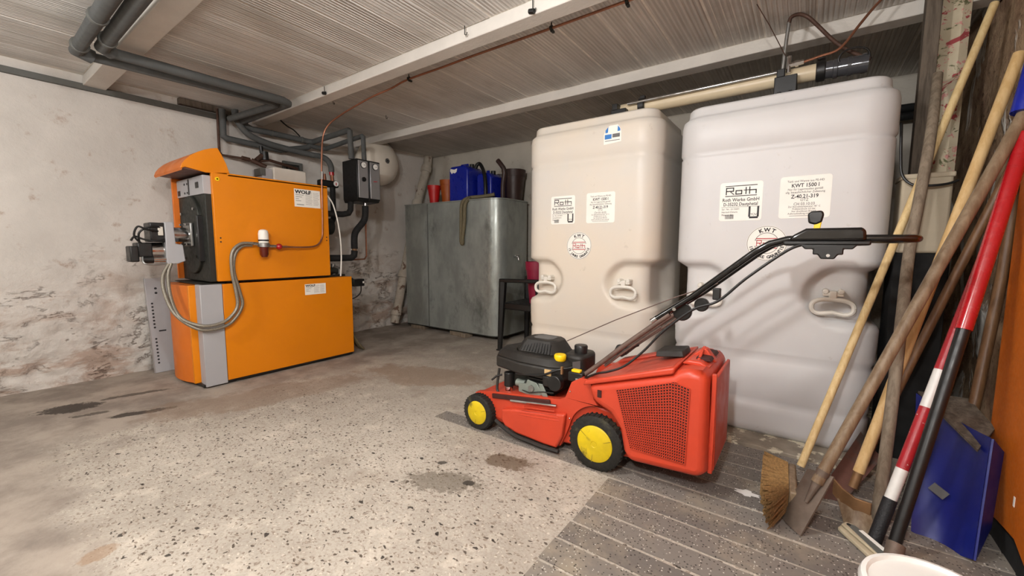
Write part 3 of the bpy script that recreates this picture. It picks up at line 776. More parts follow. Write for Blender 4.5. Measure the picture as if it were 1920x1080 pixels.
# raised curved hood
prof = [(1.066, 1.665), (1.078, 1.700), (1.098, 1.730), (1.133, 1.767), (1.177, 1.799), (1.222, 1.824), (1.267, 1.842), (1.308, 1.852)]
cheek = prof+[(1.335, 1.80), (1.36, 1.74), (1.379, 1.672), (1.30, 1.664), (1.221, 1.655), (1.095, 1.678)]
MB().prism(cheek, 'x', -3.722, -3.730).build('hood_cheek', m_orange, K, bevel=.002)
ring = prof+[(p[0]+.008, p[1]-.012) for p in prof][::-1]
MB().prism(ring, 'x', -3.728, -4.347).build('hood_shell', m_orange2, K)
MB().prism([(1.308, 1.852), (1.335, 1.80), (1.36, 1.74), (1.379, 1.672), (1.369, 1.672), (1.350, 1.737), (1.325, 1.797), (1.30, 1.842)], 'x', -3.728, -4.347).build('hood_back', m_orange2, K)
MB().prism(cheek, 'x', -4.345, -4.353).build('hood_cheek', m_orange2, K, bevel=.002)
MB().prism([(1.066, 1.668), (1.221, 1.658), (1.30, 1.668), (1.30, 1.676), (1.095, 1.686)], 'x', -3.735, -4.34).build('hood_liner', m_redrust, K)
MB().lathe((BX1, 1.288, 1.615), (1, 0, 0), [(.006, .001), (.006, .004), (.014, .004), (.016, .001)], 20).build('warning_ring', m_yel, K)
for y, z in ((1.285, 1.165), (1.285, 1.135), (2.155, 1.19), (2.155, 1.16)): MB().cyl((BX1-.002, y, z), (BX1+.001, y, z), .006, n=10).build('screw_hole', m_ink, K)
wolf_label(1.868, 2.105, 1.455, 1.612, K, True)
MB().box(-4.30, -4.05, 1.86, 2.17, 1.668, 1.835).build('white_box', m_whitebox, K, bevel=.012)
MB().box(-4.27, -4.07, 1.77, 1.86, 1.668, 1.815).build('grey_box', m_greyp, K, bevel=.006)
MB().box(-4.20, -4.065, 1.755, 1.80, 1.745, 1.812).build('dark_switch', m_rail, K, bevel=.004)
# burner
bt = MB().cyl((-4.03, 1.05, 1.19), (-4.03, 1.19, 1.19), .058, n=24).build('blast_tube', m_chrome, K)
b = MB().box(-4.11, -3.95, 1.165, 1.185, 1.10, 1.285); b.build('mounting_flange', m_alu, K, bevel=.006)
for x, z in ((-4.095, 1.27), (-3.965, 1.27), (-4.095, 1.115), (-3.965, 1.115)): MB().cyl((x, 1.14, z), (x, 1.168, z), .009, n=8).build('flange_bolt', m_chrome, K)
bh = MB().prism([(1.005, .965), (1.07, .965), (1.12, .985), (1.11, 1.11), (1.065, 1.12), (1.06, 1.285), (1.005, 1.28)], 'x', -4.13, -3.94).build('burner_housing', m_greyp, K, bevel=.006)
MB().box(-4.11, -3.95, .92, 1.01, 1.13, 1.275).build('control_box', m_black, K, bevel=.008)
MB().box(-3.955, -3.94, .965, .995, 1.18, 1.245).build('socket', m_whitebox, K, bevel=.003)
MB().cyl((-4.03, .87, 1.065), (-4.03, 1.045, 1.065), .062, n=24).build('motor', m_chrome, K)
MB().cyl((-4.03, 1.0, 1.065), (-4.03, 1.035, 1.065), .072, n=24).build('motor_ring', m_alu, K)
MB().box(-4.10, -3.96, .845, .93, 1.02, 1.125).build('motor_terminal_box', m_black, K, bevel=.008)
MB().box(-4.07, -3.95, .80, .85, .985, 1.10).build('oil_pump', m_black, K, bevel=.008)
MB().cyl((-3.97, .87, 1.0), (-3.97, .93, 1.0), .028, n=16).build('capacitor', m_black, K)
MB().cyl((-3.97, .93, 1.0), (-3.97, 1.02, 1.0), .02, n=16).build('solenoid', m_chrome, K)
for k, pts in enumerate(([(-3.95, 1.0, 1.23), (-3.94, .93, 1.245), (-3.95, .86, 1.20), (-3.97, .86, 1.12)], [(-3.95, .98, 1.21), (-3.93, .90, 1.22), (-3.94, .85, 1.24), (-3.95, .83, 1.17), (-3.97, .88, 1.11)],
                         [(-3.95, 1.0, 1.15), (-3.93, .95, 1.135), (-3.95, .88, 1.15), (-3.98, .84, 1.17), (-4.0, .82, 1.14)], [(-3.96, .87, 1.02), (-3.94, .87, .975), (-3.94, .93, .962), (-3.95, 1.02, .97)])):
    MB().tube(pts, .007, 8, sub=5).build('burner_cable', m_black if k < 3 else m_alu, K)

# oil filter with braided hoses and the copper supply line
Fi = thing('oil_filter', 'oil filter with clear white cap and dark red bowl on the boiler side', 'filter', (-3.66, 1.57, 1.05))
fx = -3.655
MB().lathe((fx, 1.572, 1.115), (0, 0, 1), [(.034, -.02), (.044, -.018), (.044, .012), (.036, .016)], 20).build('filter_head', m_alu, Fi)
MB().lathe((fx, 1.572, 1.13), (0, 0, 1), [(.036, 0), (.038, .03), (.038, .075), (.033, .10), (.018, .11), (0, .112)], 20).build('filter_cap', m_label, Fi)
MB().lathe((fx, 1.572, 1.145), (0, 0, 1), [(.0395, 0), (.0395, .012)], 20).build('cap_band', m_black, Fi)
MB().lathe((fx, 1.572, 1.095), (0, 0, -1), [(.034, 0), (.033, .06), (.022, .082), (0, .084)], 20).build('filter_bowl', m_amber, Fi)
MB().cyl((fx, 1.49, 1.125), (fx, 1.53, 1.12), .014, n=6).build('hose_nut', m_chrome, Fi)
MB().cyl((fx, 1.61, 1.105), (fx, 1.67, 1.103), .012, n=6).build('outlet_nut', m_chrome, Fi)
MB().sphere((fx, 1.692, 1.10), .026).build('red_shutoff_knob', m_redlac, Fi)
MB().cyl((fx, 1.70, 1.10), (fx, 1.76, 1.098), .011, n=6).build('brass_nut', m_copper, Fi)
MB().box(BX1-.002, fx-.01, 1.545, 1.60, 1.10, 1.13).build('bracket', m_alu, Fi)
h1 = [(fx, 1.49, 1.125), (fx, 1.40, 1.12), (-3.65, 1.335, 1.05), (-3.645, 1.325, .90), (-3.645, 1.345, .74), (-3.645, 1.345, .62), (-3.64, 1.27, .53), (-3.64, 1.17, .50), (-3.66, 1.08, .515), (-3.74, 1.00, .58), (-3.85, .985, .72), (-3.93, 1.0, .88), (-3.95, 1.03, .97)]
h2 = [(fx-.02, 1.49, 1.11), (fx-.02, 1.415, 1.10), (-3.67, 1.36, 1.03), (-3.665, 1.345, .90), (-3.66, 1.375, .74), (-3.66, 1.385, .62), (-3.66, 1.30, .50), (-3.66, 1.18, .465), (-3.68, 1.075, .49), (-3.76, .98, .60), (-3.87, .955, .76), (-3.93, .97, .88), (-3.95, 1.015, .965)]
for h in (h1, h2): MB().tube(h, .0125, 10, sub=6).build('braided_hose', m_braid, Fi)
# supply pipe
P = thing('copper_oil_pipe', 'thin copper oil pipe running along the ceiling beam and down to the boiler filter', 'pipe', (-3.68, 2.1, 1.1))
b = MB().tube([(.30, 2.225, 2.405), (-.8, 2.222, 2.40), (-1.3, 2.224, 2.398), (-1.9, 2.20, 2.385), (-2.2, 2.215, 2.39), (-2.6, 2.225, 2.395), (-2.8, 2.225, 2.372), (-3.0, 2.20, 2.345), (-3.25, 2.20, 2.315), (-3.48, 2.195, 2.275), (-3.62, 2.17, 2.215), (-3.675, 2.14, 2.11), (-3.68, 2.12, 1.9), (-3.68, 2.11, 1.6), (-3.685, 2.105, 1.3), (-3.68, 2.09, 1.18), (-3.66, 2.02, 1.11), (-3.655, 1.9, 1.095), (-3.655, 1.75, 1.098)], .0078, 10, sub=5)
b.build('pipe', m_copper, P)
b = MB().cyl((-3.68, 2.115, 1.72), (-3.68, 2.118, 1.79), .012, n=8); b.build('compression_fitting', m_chrome, P)
for x in (-.85, -1.31, -2.58): 
    b = MB().cyl((x, 2.222, 2.38), (x, 2.222, 2.43), .004, n=6); b.lathe((x, 2.222, 2.398), (1, 0, 0), [(.009, -.009), (.014, -.008), (.014, .008), (.009, .009)], 12); b.obox((x, 2.235, 2.385), (.014, .03, .012)); b.build('pipe_clip', m_iron, P)

# ------------------------------------------------------------------ heating pipework on the left wall
HP = thing('overhead_heating_pipes', 'pair of thick grey insulated heating pipes turning a corner below the ceiling', 'pipe', (-3.7, 1.2, 2.2))
A = [(-2.0, .572, 2.30), (-3.72, .590, 2.30), (-3.735, .66, 2.285), (-3.66, 1.70, 2.285), (-3.70, 1.745, 2.285), (-4.50, 1.70, 2.30)]
B_ = [(-2.0, .658, 2.30), (-3.54, .674, 2.30), (-3.57, .72, 2.29), (-3.56, 1.74, 2.29), (-3.60, 1.80, 2.29), (-4.50, 1.80, 2.30)]
MB().tube(A[:3], .042, 16).build('pipe_section', m_insul, HP); MB().tube(A[2:5], .028, 16).build('pipe_section', m_insul, HP); MB().tube(A[4:], .028, 16).build('pipe_section', m_insul, HP)
MB().tube(B_[:3], .040, 16).build('pipe_section', m_insul, HP); MB().tube(B_[2:5], .032, 16).build('pipe_section', m_insul, HP); MB().tube(B_[4:], .030, 16).build('pipe_section', m_insul, HP)
for p, d in (((-3.62, .589, 2.30), (1, 0, 0)), ((-3.40, .672, 2.30), (1, 0, 0)), ((-3.1, .583, 2.30), (1, 0, 0))): MB().lathe(p, d, [(.040, -.012), (.0445, -.01), (.0445, .01), (.040, .012)], 18).build('tape_joint', m_rail, HP)
WP = thing('insulated_pipe_bundle', 'bundle of grey insulated heating pipes along the left wall above the boiler', 'pipe', (-4.6, 2.1, 2.1))
MB().tube([(-4.60, 1.675, 2.40), (-4.60, 1.672, 2.15), (-4.60, 1.70, 2.135), (-4.61, 2.20, 2.12), (-4.60, 2.48, 2.20), (-4.585, 2.53, 2.235)], .029, 14).build('pipe_section', m_insul, WP)
MB().tube([(-4.56, 1.835, 2.40), (-4.56, 1.855, 2.285), (-4.56, 1.91, 2.262), (-4.57, 2.05, 2.268), (-4.585, 2.50, 2.268), (-4.56, 2.535, 2.268), (-3.88, 2.535, 2.285), (-3.865, 2.54, 2.275), (-3.865, 2.55, 2.0)], .029, 14).build('pipe_section', m_insul, WP)
MB().tube([(-4.58, 2.50, 2.225), (-4.57, 2.62, 2.215), (-4.52, 2.665, 2.215), (-3.88, 2.69, 2.262), (-3.865, 2.695, 2.25), (-3.865, 2.70, 2.0)], .025, 14).build('pipe_section', m_insul, WP)
MB().tube([(-4.52, 1.75, 2.40), (-4.52, 1.77, 2.30), (-4.53, 1.86, 2.20), (-4.53, 2.0, 2.155), (-4.53, 2.15, 2.135), (-4.48, 2.45, 2.105), (-4.38, 2.50, 2.085), (-4.25, 2.51, 2.03), (-4.2, 2.52, 1.96), (-4.2, 2.525, 1.90)], .030, 14, sub=4).build('pipe_section', m_insul, WP)
for y in (2.1, 2.42): MB().lathe((-4.575, y, 2.268), (0, 1, 0), [(.029, -.01), (.032, -.008), (.032, .008), (.029, .01)], 14).build('tape_joint', m_rail, WP)
MB().cyl((-4.2, 2.525, 1.90), (-4.2, 2.527, 1.865), .026).build('red_valve_collar', m_redlac, WP); MB().cyl((-4.2, 2.527, 1.865), (-4.2, 2.53, 1.80), .020, n=8).build('brass_union', m_copper, WP)
# safety group with gauge
SG = thing('safety_valve_group', 'black safety valve block with a small white pressure gauge behind the boiler', 'valve', (-4.2, 2.5, 1.72))
MB().box(-4.24, -4.17, 2.375, 2.59, 1.735, 1.805).build('insulated_block', m_black, SG, bevel=.014)
MB().lathe((-4.168, 2.545, 1.775), (1, 0, 0), [(.034, 0), (.034, .012), (.030, .014)], 20).build('gauge_case', m_black, SG)
MB().cyl((-4.155, 2.545, 1.775), (-4.153, 2.545, 1.775), .029, n=20).build('gauge_dial', m_dial, SG)
MB().box(-4.153, -4.1515, 2.54, 2.55, 1.757, 1.785).build('gauge_needle', m_inkred, SG)
MB().cyl((-4.2, 2.445, 1.805), (-4.2, 2.445, 1.87), .018, .012).build('air_vent', m_copper, SG)
MB().tube([(-4.2, 2.53, 1.74), (-4.2, 2.53, 1.42), (-4.15, 2.45, 1.30), (-4.1, 2.36, 1.20)], .028, 12).build('down_pipe', m_insulb, SG)
# pump group
PG = thing('pump_group', 'black twin pump station with two silver fronts and round gauges', 'pump', (-3.93, 2.7, 1.56))
MB().prism([(-4.06, 1.60), (-4.04, 1.565), (-3.83, 1.575), (-3.80, 1.615), (-3.80, 2.005), (-4.06, 2.0)], 'y', 2.565, 2.70).build('insulation_shell', m_black, PG, bevel=.006)
MB().prism([(-4.06, 1.60), (-4.04, 1.565), (-3.83, 1.575), (-3.80, 1.615), (-3.80, 2.005), (-4.06, 2.0)], 'y', 2.705, 2.845).build('insulation_shell', m_black, PG, bevel=.006)
for y0, y1 in ((2.578, 2.692), (2.718, 2.835)):
    f = MB().box(-3.802, -3.792, y0, y1, 1.61, 1.99).build('silver_front', m_silver, PG, bevel=.003)
    yc = (y0+y1)/2
    MB().lathe((-3.792, yc, 1.945), (1, 0, 0), [(.034, 0), (.034, .008), (.030, .010)], 22).build('gauge_ring', m_black, f)
    MB().cyl((-3.784, yc, 1.945), (-3.780, yc, 1.945), .029, n=22).build('gauge_dial', m_dial, f)
    MB().box(-3.780, -3.7785, yc-.002, yc+.018, 1.943, 1.947).build('gauge_needle', m_ink, f)
MB().lathe((-3.792, 2.635, 1.80), (1, 0, 0), [(.024, 0), (.024, .012), (.010, .014), (.010, .020)], 16).build('pump_knob', m_black, PG)
MB().prism([(2.752, 1.788), (2.80, 1.792), (2.806, 1.80), (2.758, 1.797)], 'x', -3.7925, -3.7912).build('red_emblem', m_inkred, PG, smooth=False)
MB().tube([(-3.92, 2.56, 1.57), (-3.92, 2.555, 1.49), (-3.92, 2.53, 1.45), (-3.92, 2.46, 1.435), (-3.95, 2.22, 1.43)], .030, 12).build('lower_pipe', m_insulb, PG)
MB().cyl((-3.9, 2.72, 1.575), (-3.9, 2.72, 1.54), .020).build('steel_collar', m_chrome, PG)
MB().tube([(-3.9, 2.72, 1.54), (-3.9, 2.715, 1.44), (-3.9, 2.69, 1.37), (-3.9, 2.60, 1.27), (-3.9, 2.575, 1.20), (-3.9, 2.572, 1.08)], .034, 12, sub=3).build('lower_pipe', m_insulb, PG)
MB().cyl((-3.9, 2.572, 1.085), (-3.9, 2.572, 1.06), .026).build('brass_collar', m_hoehead, PG)
MB().tube([(-3.9, 2.572, 1.06), (-3.9, 2.565, 1.01), (-3.9, 2.53, .985), (-3.92, 2.20, .985)], .034, 12).build('lower_pipe', m_insulb, PG)
MB().tube([(-4.0, 2.79, 1.58), (-4.0, 2.785, 1.0), (-4.0, 2.76, .965), (-4.0, 2.40, .955)], .009, 8).build('copper_return', m_copper, PG)
# pipes and flue parts behind the boiler
RB = thing('boiler_rear_fittings', 'dark pump, flue outlet and valves behind the boiler above the storage cabinet', 'fitting', (-4.05, 2.3, .806))
MB().cyl((-4.08, 2.183, 1.31), (-4.08, 2.34, 1.31), .10, n=24).build('flue_collar', m_iron, RB)
MB().cyl((-4.08, 2.34, 1.31), (-4.08, 2.42, 1.31), .085, n=24).build('flue_pipe', m_iron, RB)
MB().box(-4.0, -3.84, 2.185, 2.25, 1.02, 1.60).build('rear_cover', m_iron, RB, bevel=.01)
MB().cyl((-3.86, 2.19, .86), (-3.86, 2.33, .86), .035, n=14).build('circulating_pump', m_iron, RB)
MB().cyl((-3.86, 2.30, .815), (-3.86, 2.30, .93), .022, n=12).build('valve_stem', m_alu, RB)
MB().tube([(-3.84, 2.35, .81), (-3.84, 2.35, .88), (-3.84, 2.29, .905)], .016, 10).build('valve_elbow', m_alu, RB)
MB().box(-4.0, -3.80, 2.20, 2.39, .806, .825).build('cover_plate', m_iron, RB)
for z in (.92, 1.0): MB().cyl((-3.9, 2.2, z), (-3.9, 2.28, z), .02, n=10).build('nipple', m_copper, RB)
MB().tube([(-3.74, 2.185, 1.60), (-3.735, 2.25, 1.50), (-3.73, 2.295, 1.30), (-3.735, 2.315, 1.10), (-3.735, 2.312, .95), (-3.735, 2.30, .812)], .0065, 8, sub=5).build('white_cable', m_label, RB)
SV = thing('storage_thermostat', 'small black electric heater box on the rear end of the storage cabinet', 'thermostat', (-3.85, 2.5, .6))
MB().cyl((-3.82, 2.405, .735), (-3.82, 2.48, .735), .045, n=16).build('flange', m_iron, SV)
MB().box(-3.86, -3.78, 2.475, 2.60, .69, .765).build('box', m_black, SV, bevel=.006)
MB().box(-3.779, -3.777, 2.575, 2.592, .72, .74).build('label', m_label, SV)
MB().tube([(-3.80, 2.57, .69), (-3.80, 2.56, .62), (-3.81, 2.50, .57), (-3.82, 2.42, .56)], .006, 8, sub=4).build('cable', m_black, SV)
DH = thing('drain_hose', 'short olive drain hose hanging behind the orange storage cabinet', 'hose', (-3.8, 2.45, 0))
for dx in (0, .03): MB().tube([(-3.80-dx, 2.42, .30), (-3.78-dx, 2.44, .20), (-3.76-dx, 2.50, .08), (-3.78-dx, 2.56, .02), (-3.84-dx, 2.54, .05), (-3.86-dx, 2.46, .18)], .012, 10, sub=5).build('hose_loop', m_olive, DH)
# expansion vessel on the wall
EV = thing('expansion_vessel', 'round white expansion vessel hung on the wall behind the pump station', 'vessel', (-4.55, 3.40, 1.95))
b = MB(); prof = []
for i in range(15):
    a = PI/2*i/14; prof.append((.285*math.sin(a)**.85 if i else 0, .20*math.cos(a)))
b.lathe((-4.50, 3.335, 2.165), (1, 0, 0), prof+[(.286, -.02), (.25, -.10), (.14, -.15)], 44); b.build('shell', m_vessel, EV)
MB().lathe((-4.302, 3.335, 2.165), (1, 0, 0), [(.030, -.01), (.032, .004), (.020, .006), (.018, .002)], 20).build('flange', m_alu, EV)
for a in range(5): MB().cyl((-4.298, 3.335+.024*math.cos(a*1.257), 2.165+.024*math.sin(a*1.257)), (-4.292, 3.335+.024*math.cos(a*1.257), 2.165+.024*math.sin(a*1.257)), .004, n=6).build('bolt', m_ink, EV)
MB().cyl((-4.298, 3.335, 2.165), (-4.29, 3.335, 2.165), .008, n=8).build('air_valve', m_ink, EV)
# iron water pipes on the wall
IP = thing('iron_water_pipe', 'rusty brown water pipe with black valve on the wall above the boiler', 'pipe', (-4.6, 1.9, 1.9))
MB().tube([(-4.63, 1.645, 2.40), (-4.63, 1.64, 2.0), (-4.63, 1.66, 1.975), (-4.58, 1.80, 1.965), (-4.56, 1.92, 1.95)], .012, 10).build('pipe', m_brownpipe, IP)
MB().tube([(-4.56, 1.92, 1.95), (-4.55, 2.05, 1.985), (-4.55, 2.15, 1.97), (-4.56, 2.34, 1.945), (-4.62, 2.38, 1.90)], .015, 10).build('pipe', m_brownpipe, IP)
MB().cyl((-4.55, 1.80, 1.965), (-4.55, 1.87, 1.958), .020, n=8).build('union', m_brownpipe, IP)
MB().cyl((-4.54, 1.88, 1.955), (-4.50, 2.0, 1.90), .022, n=10).build('filter_body', m_brownpipe, IP)
MB().cyl((-4.55, 1.93, 1.96), (-4.55, 1.99, 2.02), .024, n=10).build('valve_body', m_brownpipe, IP)
MB().cyl((-4.55, 2.015, 1.98), (-4.55, 2.01, 2.06), .035, n=14).build('black_regulator', m_black, IP); MB().cyl((-4.55, 1.985, 2.04), (-4.55, 1.98, 2.11), .018, n=10).build('black_regulator', m_black, IP)
FD = thing('flue_hatch', 'small grey metal flue hatch frame set in the wall behind the boiler', 'hatch', (-4.68, 2.36, 1.76))
for y0, y1, z0, z1 in ((2.25, 2.28, 1.76, 2.03), (2.43, 2.46, 1.76, 2.03), (2.28, 2.43, 2.0, 2.03), (2.28, 2.43, 1.76, 1.79)): MB().box(-4.70, -4.665, y0, y1, z0, z1).build('frame_bar', m_rail, FD, bevel=.003)
for y0, y1, z0, z1 in ((2.30, 2.32, 1.80, 1.985), (2.39, 2.41, 1.80, 1.985), (2.32, 2.39, 1.965, 1.985)): MB().box(-4.70, -4.672, y0, y1, z0, z1).build('inner_frame_bar', m_rail, FD, bevel=.003)
MB().box(-4.72, -4.692, 2.28, 2.43, 1.79, 2.0).build('hatch_door', m_iron, FD)
# leaning perforated channel
LP = thing('perforated_panel', 'grey perforated metal panel leaning on the wall beside the storage cabinet', 'panel', (-4.5, 1.07, 0))
R = Matrix.Rotation(math.radians(-7), 3, 'Y')
def lean(p): 
    q = R@Vector((p[0], p[1], p[2])); return (q.x-4.50, q.y+1.06, q.z)
def leanbox(x0, x1, y0, y1, z0, z1):
    b = MB().box(x0, x1, y0, y1, z0, z1); b.v = [lean(p) for p in b.v]; return b
leanbox(-.03, -.026, -.045, .10, .005, .83).build('face', m_greyp, LP, bevel=.002)
leanbox(-.06, -.026, -.048, -.044, .005, .83).build('flange', m_silver, LP, bevel=.001)
leanbox(-.06, -.026, .10, .104, .005, .83).build('flange', m_greyp, LP, bevel=.001)
for k in range(8):
    for z0 in (.09, .40):
        y = -.015; z = z0+.03*k; b = MB().cyl((-.0265, y, z), (-.0245, y, z), .008, n=10); b.v = [lean(p) for p in b.v]; b.build('hole', m_ink, LP)
for z in (.70, .74): b = MB().cyl((-.0265, .02, z), (-.0245, .02, z), .010, n=10); b.v = [lean(p) for p in b.v]; b.build('hole', m_ink, LP)
leanbox(-.0265, -.0245, .01, .06, .36, .372).build('slot', m_ink, LP)

# small hooks and clips on the ceiling
def clip(p, name, label, drop=.035, black=True):
    x, y, z = p; r = thing(name, label, 'hook', p)
    MB().tube([(x, y, z), (x, y, z-drop), (x+.012, y+.004, z-drop-.006), (x+.02, y, z-drop+.008)], .003, 6).build('wire', m_iron, r)
    if black: MB().cyl((x-.022, y, z-drop+.002), (x+.010, y, z-drop-.006), .013, n=10).build('insulator', m_black, r)
clip((-3.31, 1.955, 2.415), 'ceiling_hook', 'small black insulator hook on the middle beam near the boiler', .05)
clip((-1.27, 1.955, 2.425), 'ceiling_hook', 'small black insulator hook on the middle beam above the mower', .06)
clip((-1.75, 1.945, 2.425), 'ceiling_hook', 'bent wire nail in the beam between the two insulator hooks', .05, False)
clip((-3.62, 2.22, 2.43), 'ceiling_hook', 'small nail hook in the ceiling behind the middle beam', .02, False)
clip((-3.55, 2.75, 2.43), 'ceiling_hook', 'small dark nail in the ceiling above the pump station', .03, False)
b = MB().tube([(-4.45, 2.12, 2.40), (-4.50, 2.22, 2.36), (-4.55, 2.32, 2.345), (-4.58, 2.40, 2.30)], .007, 8, sub=4); tag(b.build('cable_stub', m_iron), 'short dark cable stub poking out of the wall below the ceiling', 'cable')

# ------------------------------------------------------------------ galvanised tank in the far corner and what stands on it
GT = thing('galvanised_tank', 'large galvanised sheet-metal water tank with rounded corners in the back corner', 'tank', (-3.65, 4.03, .04))
def gplan(d=0):
    x0, x1, y0, y1 = -4.43+d, -2.82-d, 3.69+d, 4.37-d; q = []
    for cx_, cy_, r, a0 in ((x1-.17, y1-.17, .17-d, 0), (x0+.03, y1-.03, .03, 90), (x0+.03, y0+.03, .03, 180), (x1-.17, y0+.17, .17-d, 270)): q += arc(cx_, cy_, r, a0, a0+90, 10)
    return q
MB().prism(gplan(), 'z', .065, 1.655).build('shell', m_galv, GT)
MB().prism(gplan(-.006), 'z', 1.648, 1.662).build('rim', m_galv, GT, bevel=.003)
MB().prism(gplan(.004), 'z', .0505, .066).build('bottom_edge', m_iron, GT)
MB().box(-3.985, -3.970, 3.684, 3.692, .06, 1.648).build('seam', m_rail, GT, bevel=.003)
MB().tube([(-2.822, 3.98, .99), (-2.76, 3.98, .99), (-2.75, 3.98, .95)], .012, 8).build('tap', m_chrome, GT); MB().cyl((-2.78, 3.94, 1.01), (-2.78, 4.02, 1.01), .008).build('tap_lever', m_chrome, GT)
for k, (x, y, w, a, zz) in enumerate(((-4.22, 3.76, .24, .1, .05), (-3.45, 3.73, .30, -.15, .05))):
    b = MB().obox((x, y, .025), (w, .13, .05), Matrix.Rotation(a, 3, 'Z')); o = b.build('support_brick', m_w_grey, bevel=.006)
    tag(o, ('flat brown block under the left end of the galvanised tank', 'flat brown block under the middle of the galvanised tank')[k], 'block', 'blocks carrying the galvanised tank')
def pot(name, x, y, z, r0, r1, h, mat, label, group=None, cat='pot'):
    r = thing(name, label, cat, (x, y, z), group)
    MB().lathe((x, y, z), (0, 0, 1), [(0, 0), (r0, 0), (r1*.96, h*.82), (r1*.90, h*.82), (r0*.9, .01), (0, .01)], 28).build('body', mat, r)
    MB().lathe((x, y, z), (0, 0, 1), [(r1*.94, h*.80), (r1*1.02, h*.80), (r1*1.05, h), (r1*.95, h), (r1*.90, h*.80)], 28).build('rim', mat, r)
    return r
ZT = 1.662
pot('plastic_pot', -4.03, 3.86, ZT, .055, .085, .24, m_redpot, 'small red plastic pot at the left end of the galvanised tank top', 'pots on the galvanised tank')
pot('plastic_pot', -3.84, 3.92, ZT, .07, .10, .30, m_terra, 'orange brown plastic pot between the red pot and the blue canister', 'pots on the galvanised tank')
pot('plastic_pot', -3.235, 4.275, ZT, .065, .085, .36, m_brownpot, 'dark brown plastic pot beside the blue canisters, left of two', 'pots on the galvanised tank')
pot('plastic_pot', -2.985, 4.20, ZT, .10, .14, .38, m_brownpot, 'dark brown plastic pot next to the tall white tank, right of two', 'pots on the galvanised tank')
def canister(x0, x1, y0, y1, z0, h, label, sticker):
    r = thing('canister', label, 'canister', ((x0+x1)/2, (y0+y1)/2, z0), 'blue plastic canisters on the galvanised tank')
    ch = .05
    MB().prism([(x0, z0), (x1, z0), (x1, z0+h-ch), (x1-ch, z0+h), (x0+ch*.6, z0+h), (x0, z0+h-ch*.6)], 'y', y0, y1).build('body', m_blue, r, bevel=.022, seg=3)
    yc = (y0+y1)/2
    MB().tube([(x0+.07, yc, z0+h-.01), (x0+.08, yc, z0+h+.035), (x1-.13, yc, z0+h+.035), (x1-.12, yc, z0+h-.01)], .014, 8).build('handle', m_blue, r)
    MB().cyl((x1-.06, yc, z0+h-.02), (x1-.06, yc, z0+h+.03), .03).build('cap', m_black, r)
    if sticker:
        q = [(x0+.02, z0+h-.05), (x0+.05, z0+h-.09), (x0+.07, z0+h-.075), (x0+.10, z0+h-.085), (x0+.13, z0+h-.07), (x0+.14, z0+h-.03), (x0+.09, z0+h-.04), (x0+.03, z0+h-.025)]
        MB().prism(q, 'y', y0-.001, y0+.004).build('torn_label', m_label, r, smooth=False)
    return r
canister(-3.68, -3.37, 3.78, 4.08, ZT, .43, 'tall blue plastic canister with a torn white label on the galvanised tank', True)
canister(-3.35, -3.12, 3.92, 4.16, ZT, .34, 'second blue plastic canister half hidden behind the first, no label', False)
b = MB().tube([(-3.335, 3.89, 2.06), (-3.31, 3.89, 2.10), (-3.27, 3.90, 2.10), (-3.20, 3.88, 2.0), (-3.16, 3.86, 1.86), (-3.15, 3.85, 1.69)], .022, 10, sub=5); tag(b.build('black_hose', m_black), 'thick black hose bent over behind the blue canisters', 'hose')
b = MB().tube([(-2.96, 3.94, 1.685), (-2.95, 3.93, 1.84), (-2.93, 3.93, 1.99), (-2.965, 3.92, 2.06), (-3.02, 3.92, 2.12)], .028, 10, sub=4); tag(b.build('brown_handle', m_brownpot), 'dark brown curved lever sticking up between the brown pots', 'handle')
OH = thing('garden_hose', 'olive garden hose looped over the front edge of the galvanised tank', 'hose', (-3.35, 3.68, 1.2))
for k, (dx, zb) in enumerate(((0, 1.17), (.055, 1.20))):
    MB().tube([(-3.02, 3.86, 1.72), (-3.14, 3.80, 1.70), (-3.26-dx*.3, 3.74, 1.69), (-3.33+dx, 3.695, 1.668), (-3.36+dx, 3.66, 1.60), (-3.365+dx*.9, 3.655, 1.40), (-3.37+dx*.4, 3.655, zb)], .022, 10, sub=5).build('hose_run', m_olive, OH)
MB().tube([(-3.37, 3.655, 1.175), (-3.36, 3.655, 1.145), (-3.345, 3.655, 1.15), (-3.345, 3.655, 1.20)], .022, 10, sub=3).build('hose_bend', m_olive, OH)
b = MB().tube([(-4.60, 4.30, 2.43), (-4.60, 4.28, 2.30), (-4.60, 4.10, 1.80), (-4.60, 3.62, .05)], .062, 16)
DP = thing('drain_pipe', 'slanting drain pipe with peeling white paint in the back corner', 'pipe', (-4.60, 3.9, 0))
b.build('pipe', m_paintpipe, DP)
for p in ((-4.60, 4.255, 2.24), (-4.60, 4.07, 1.72), (-4.60, 3.80, .72), (-4.60, 3.66, .20)): MB().lathe(p, (0, .25, .97), [(.062, -.05), (.076, -.045), (.078, .02), (.070, .05), (.062, .05)], 16).build('socket', m_paintpipe, DP)

# black plastic chair with pots beside the galvanised tank
CH = thing('garden_chair', 'black plastic garden armchair between the galvanised tank and the cream tank', 'chair', (-2.33, 3.67, 0))
for fx_, fy, tx, ty in ((-2.61, 3.425, -2.565, 3.42), (-2.08, 3.43, -2.12, 3.42), (-2.61, 3.94, -2.565, 3.90), (-2.08, 3.94, -2.12, 3.90)):
    b = MB().tube([(fx_, fy, .0), (fx_+(tx-fx_)*.5, fy+(ty-fy)*.5, .36), (tx, ty, .745)], [.026, .044], 6); b.obox((fx_, fy, .008), (.06, .05, .016)); b.build('leg', m_black, CH, bevel=.003)
MB().prism(rrect(-2.57, -2.10, 3.41, 3.92, .05), 'z', .455, .525).build('seat', m_black, CH, bevel=.012)
for y in (3.42, 3.90): MB().prism([(-2.60, .735), (-2.08, .75), (-2.08, .785), (-2.60, .775)], 'y', y-.03, y+.03).build('armrest', m_black, CH, bevel=.01)
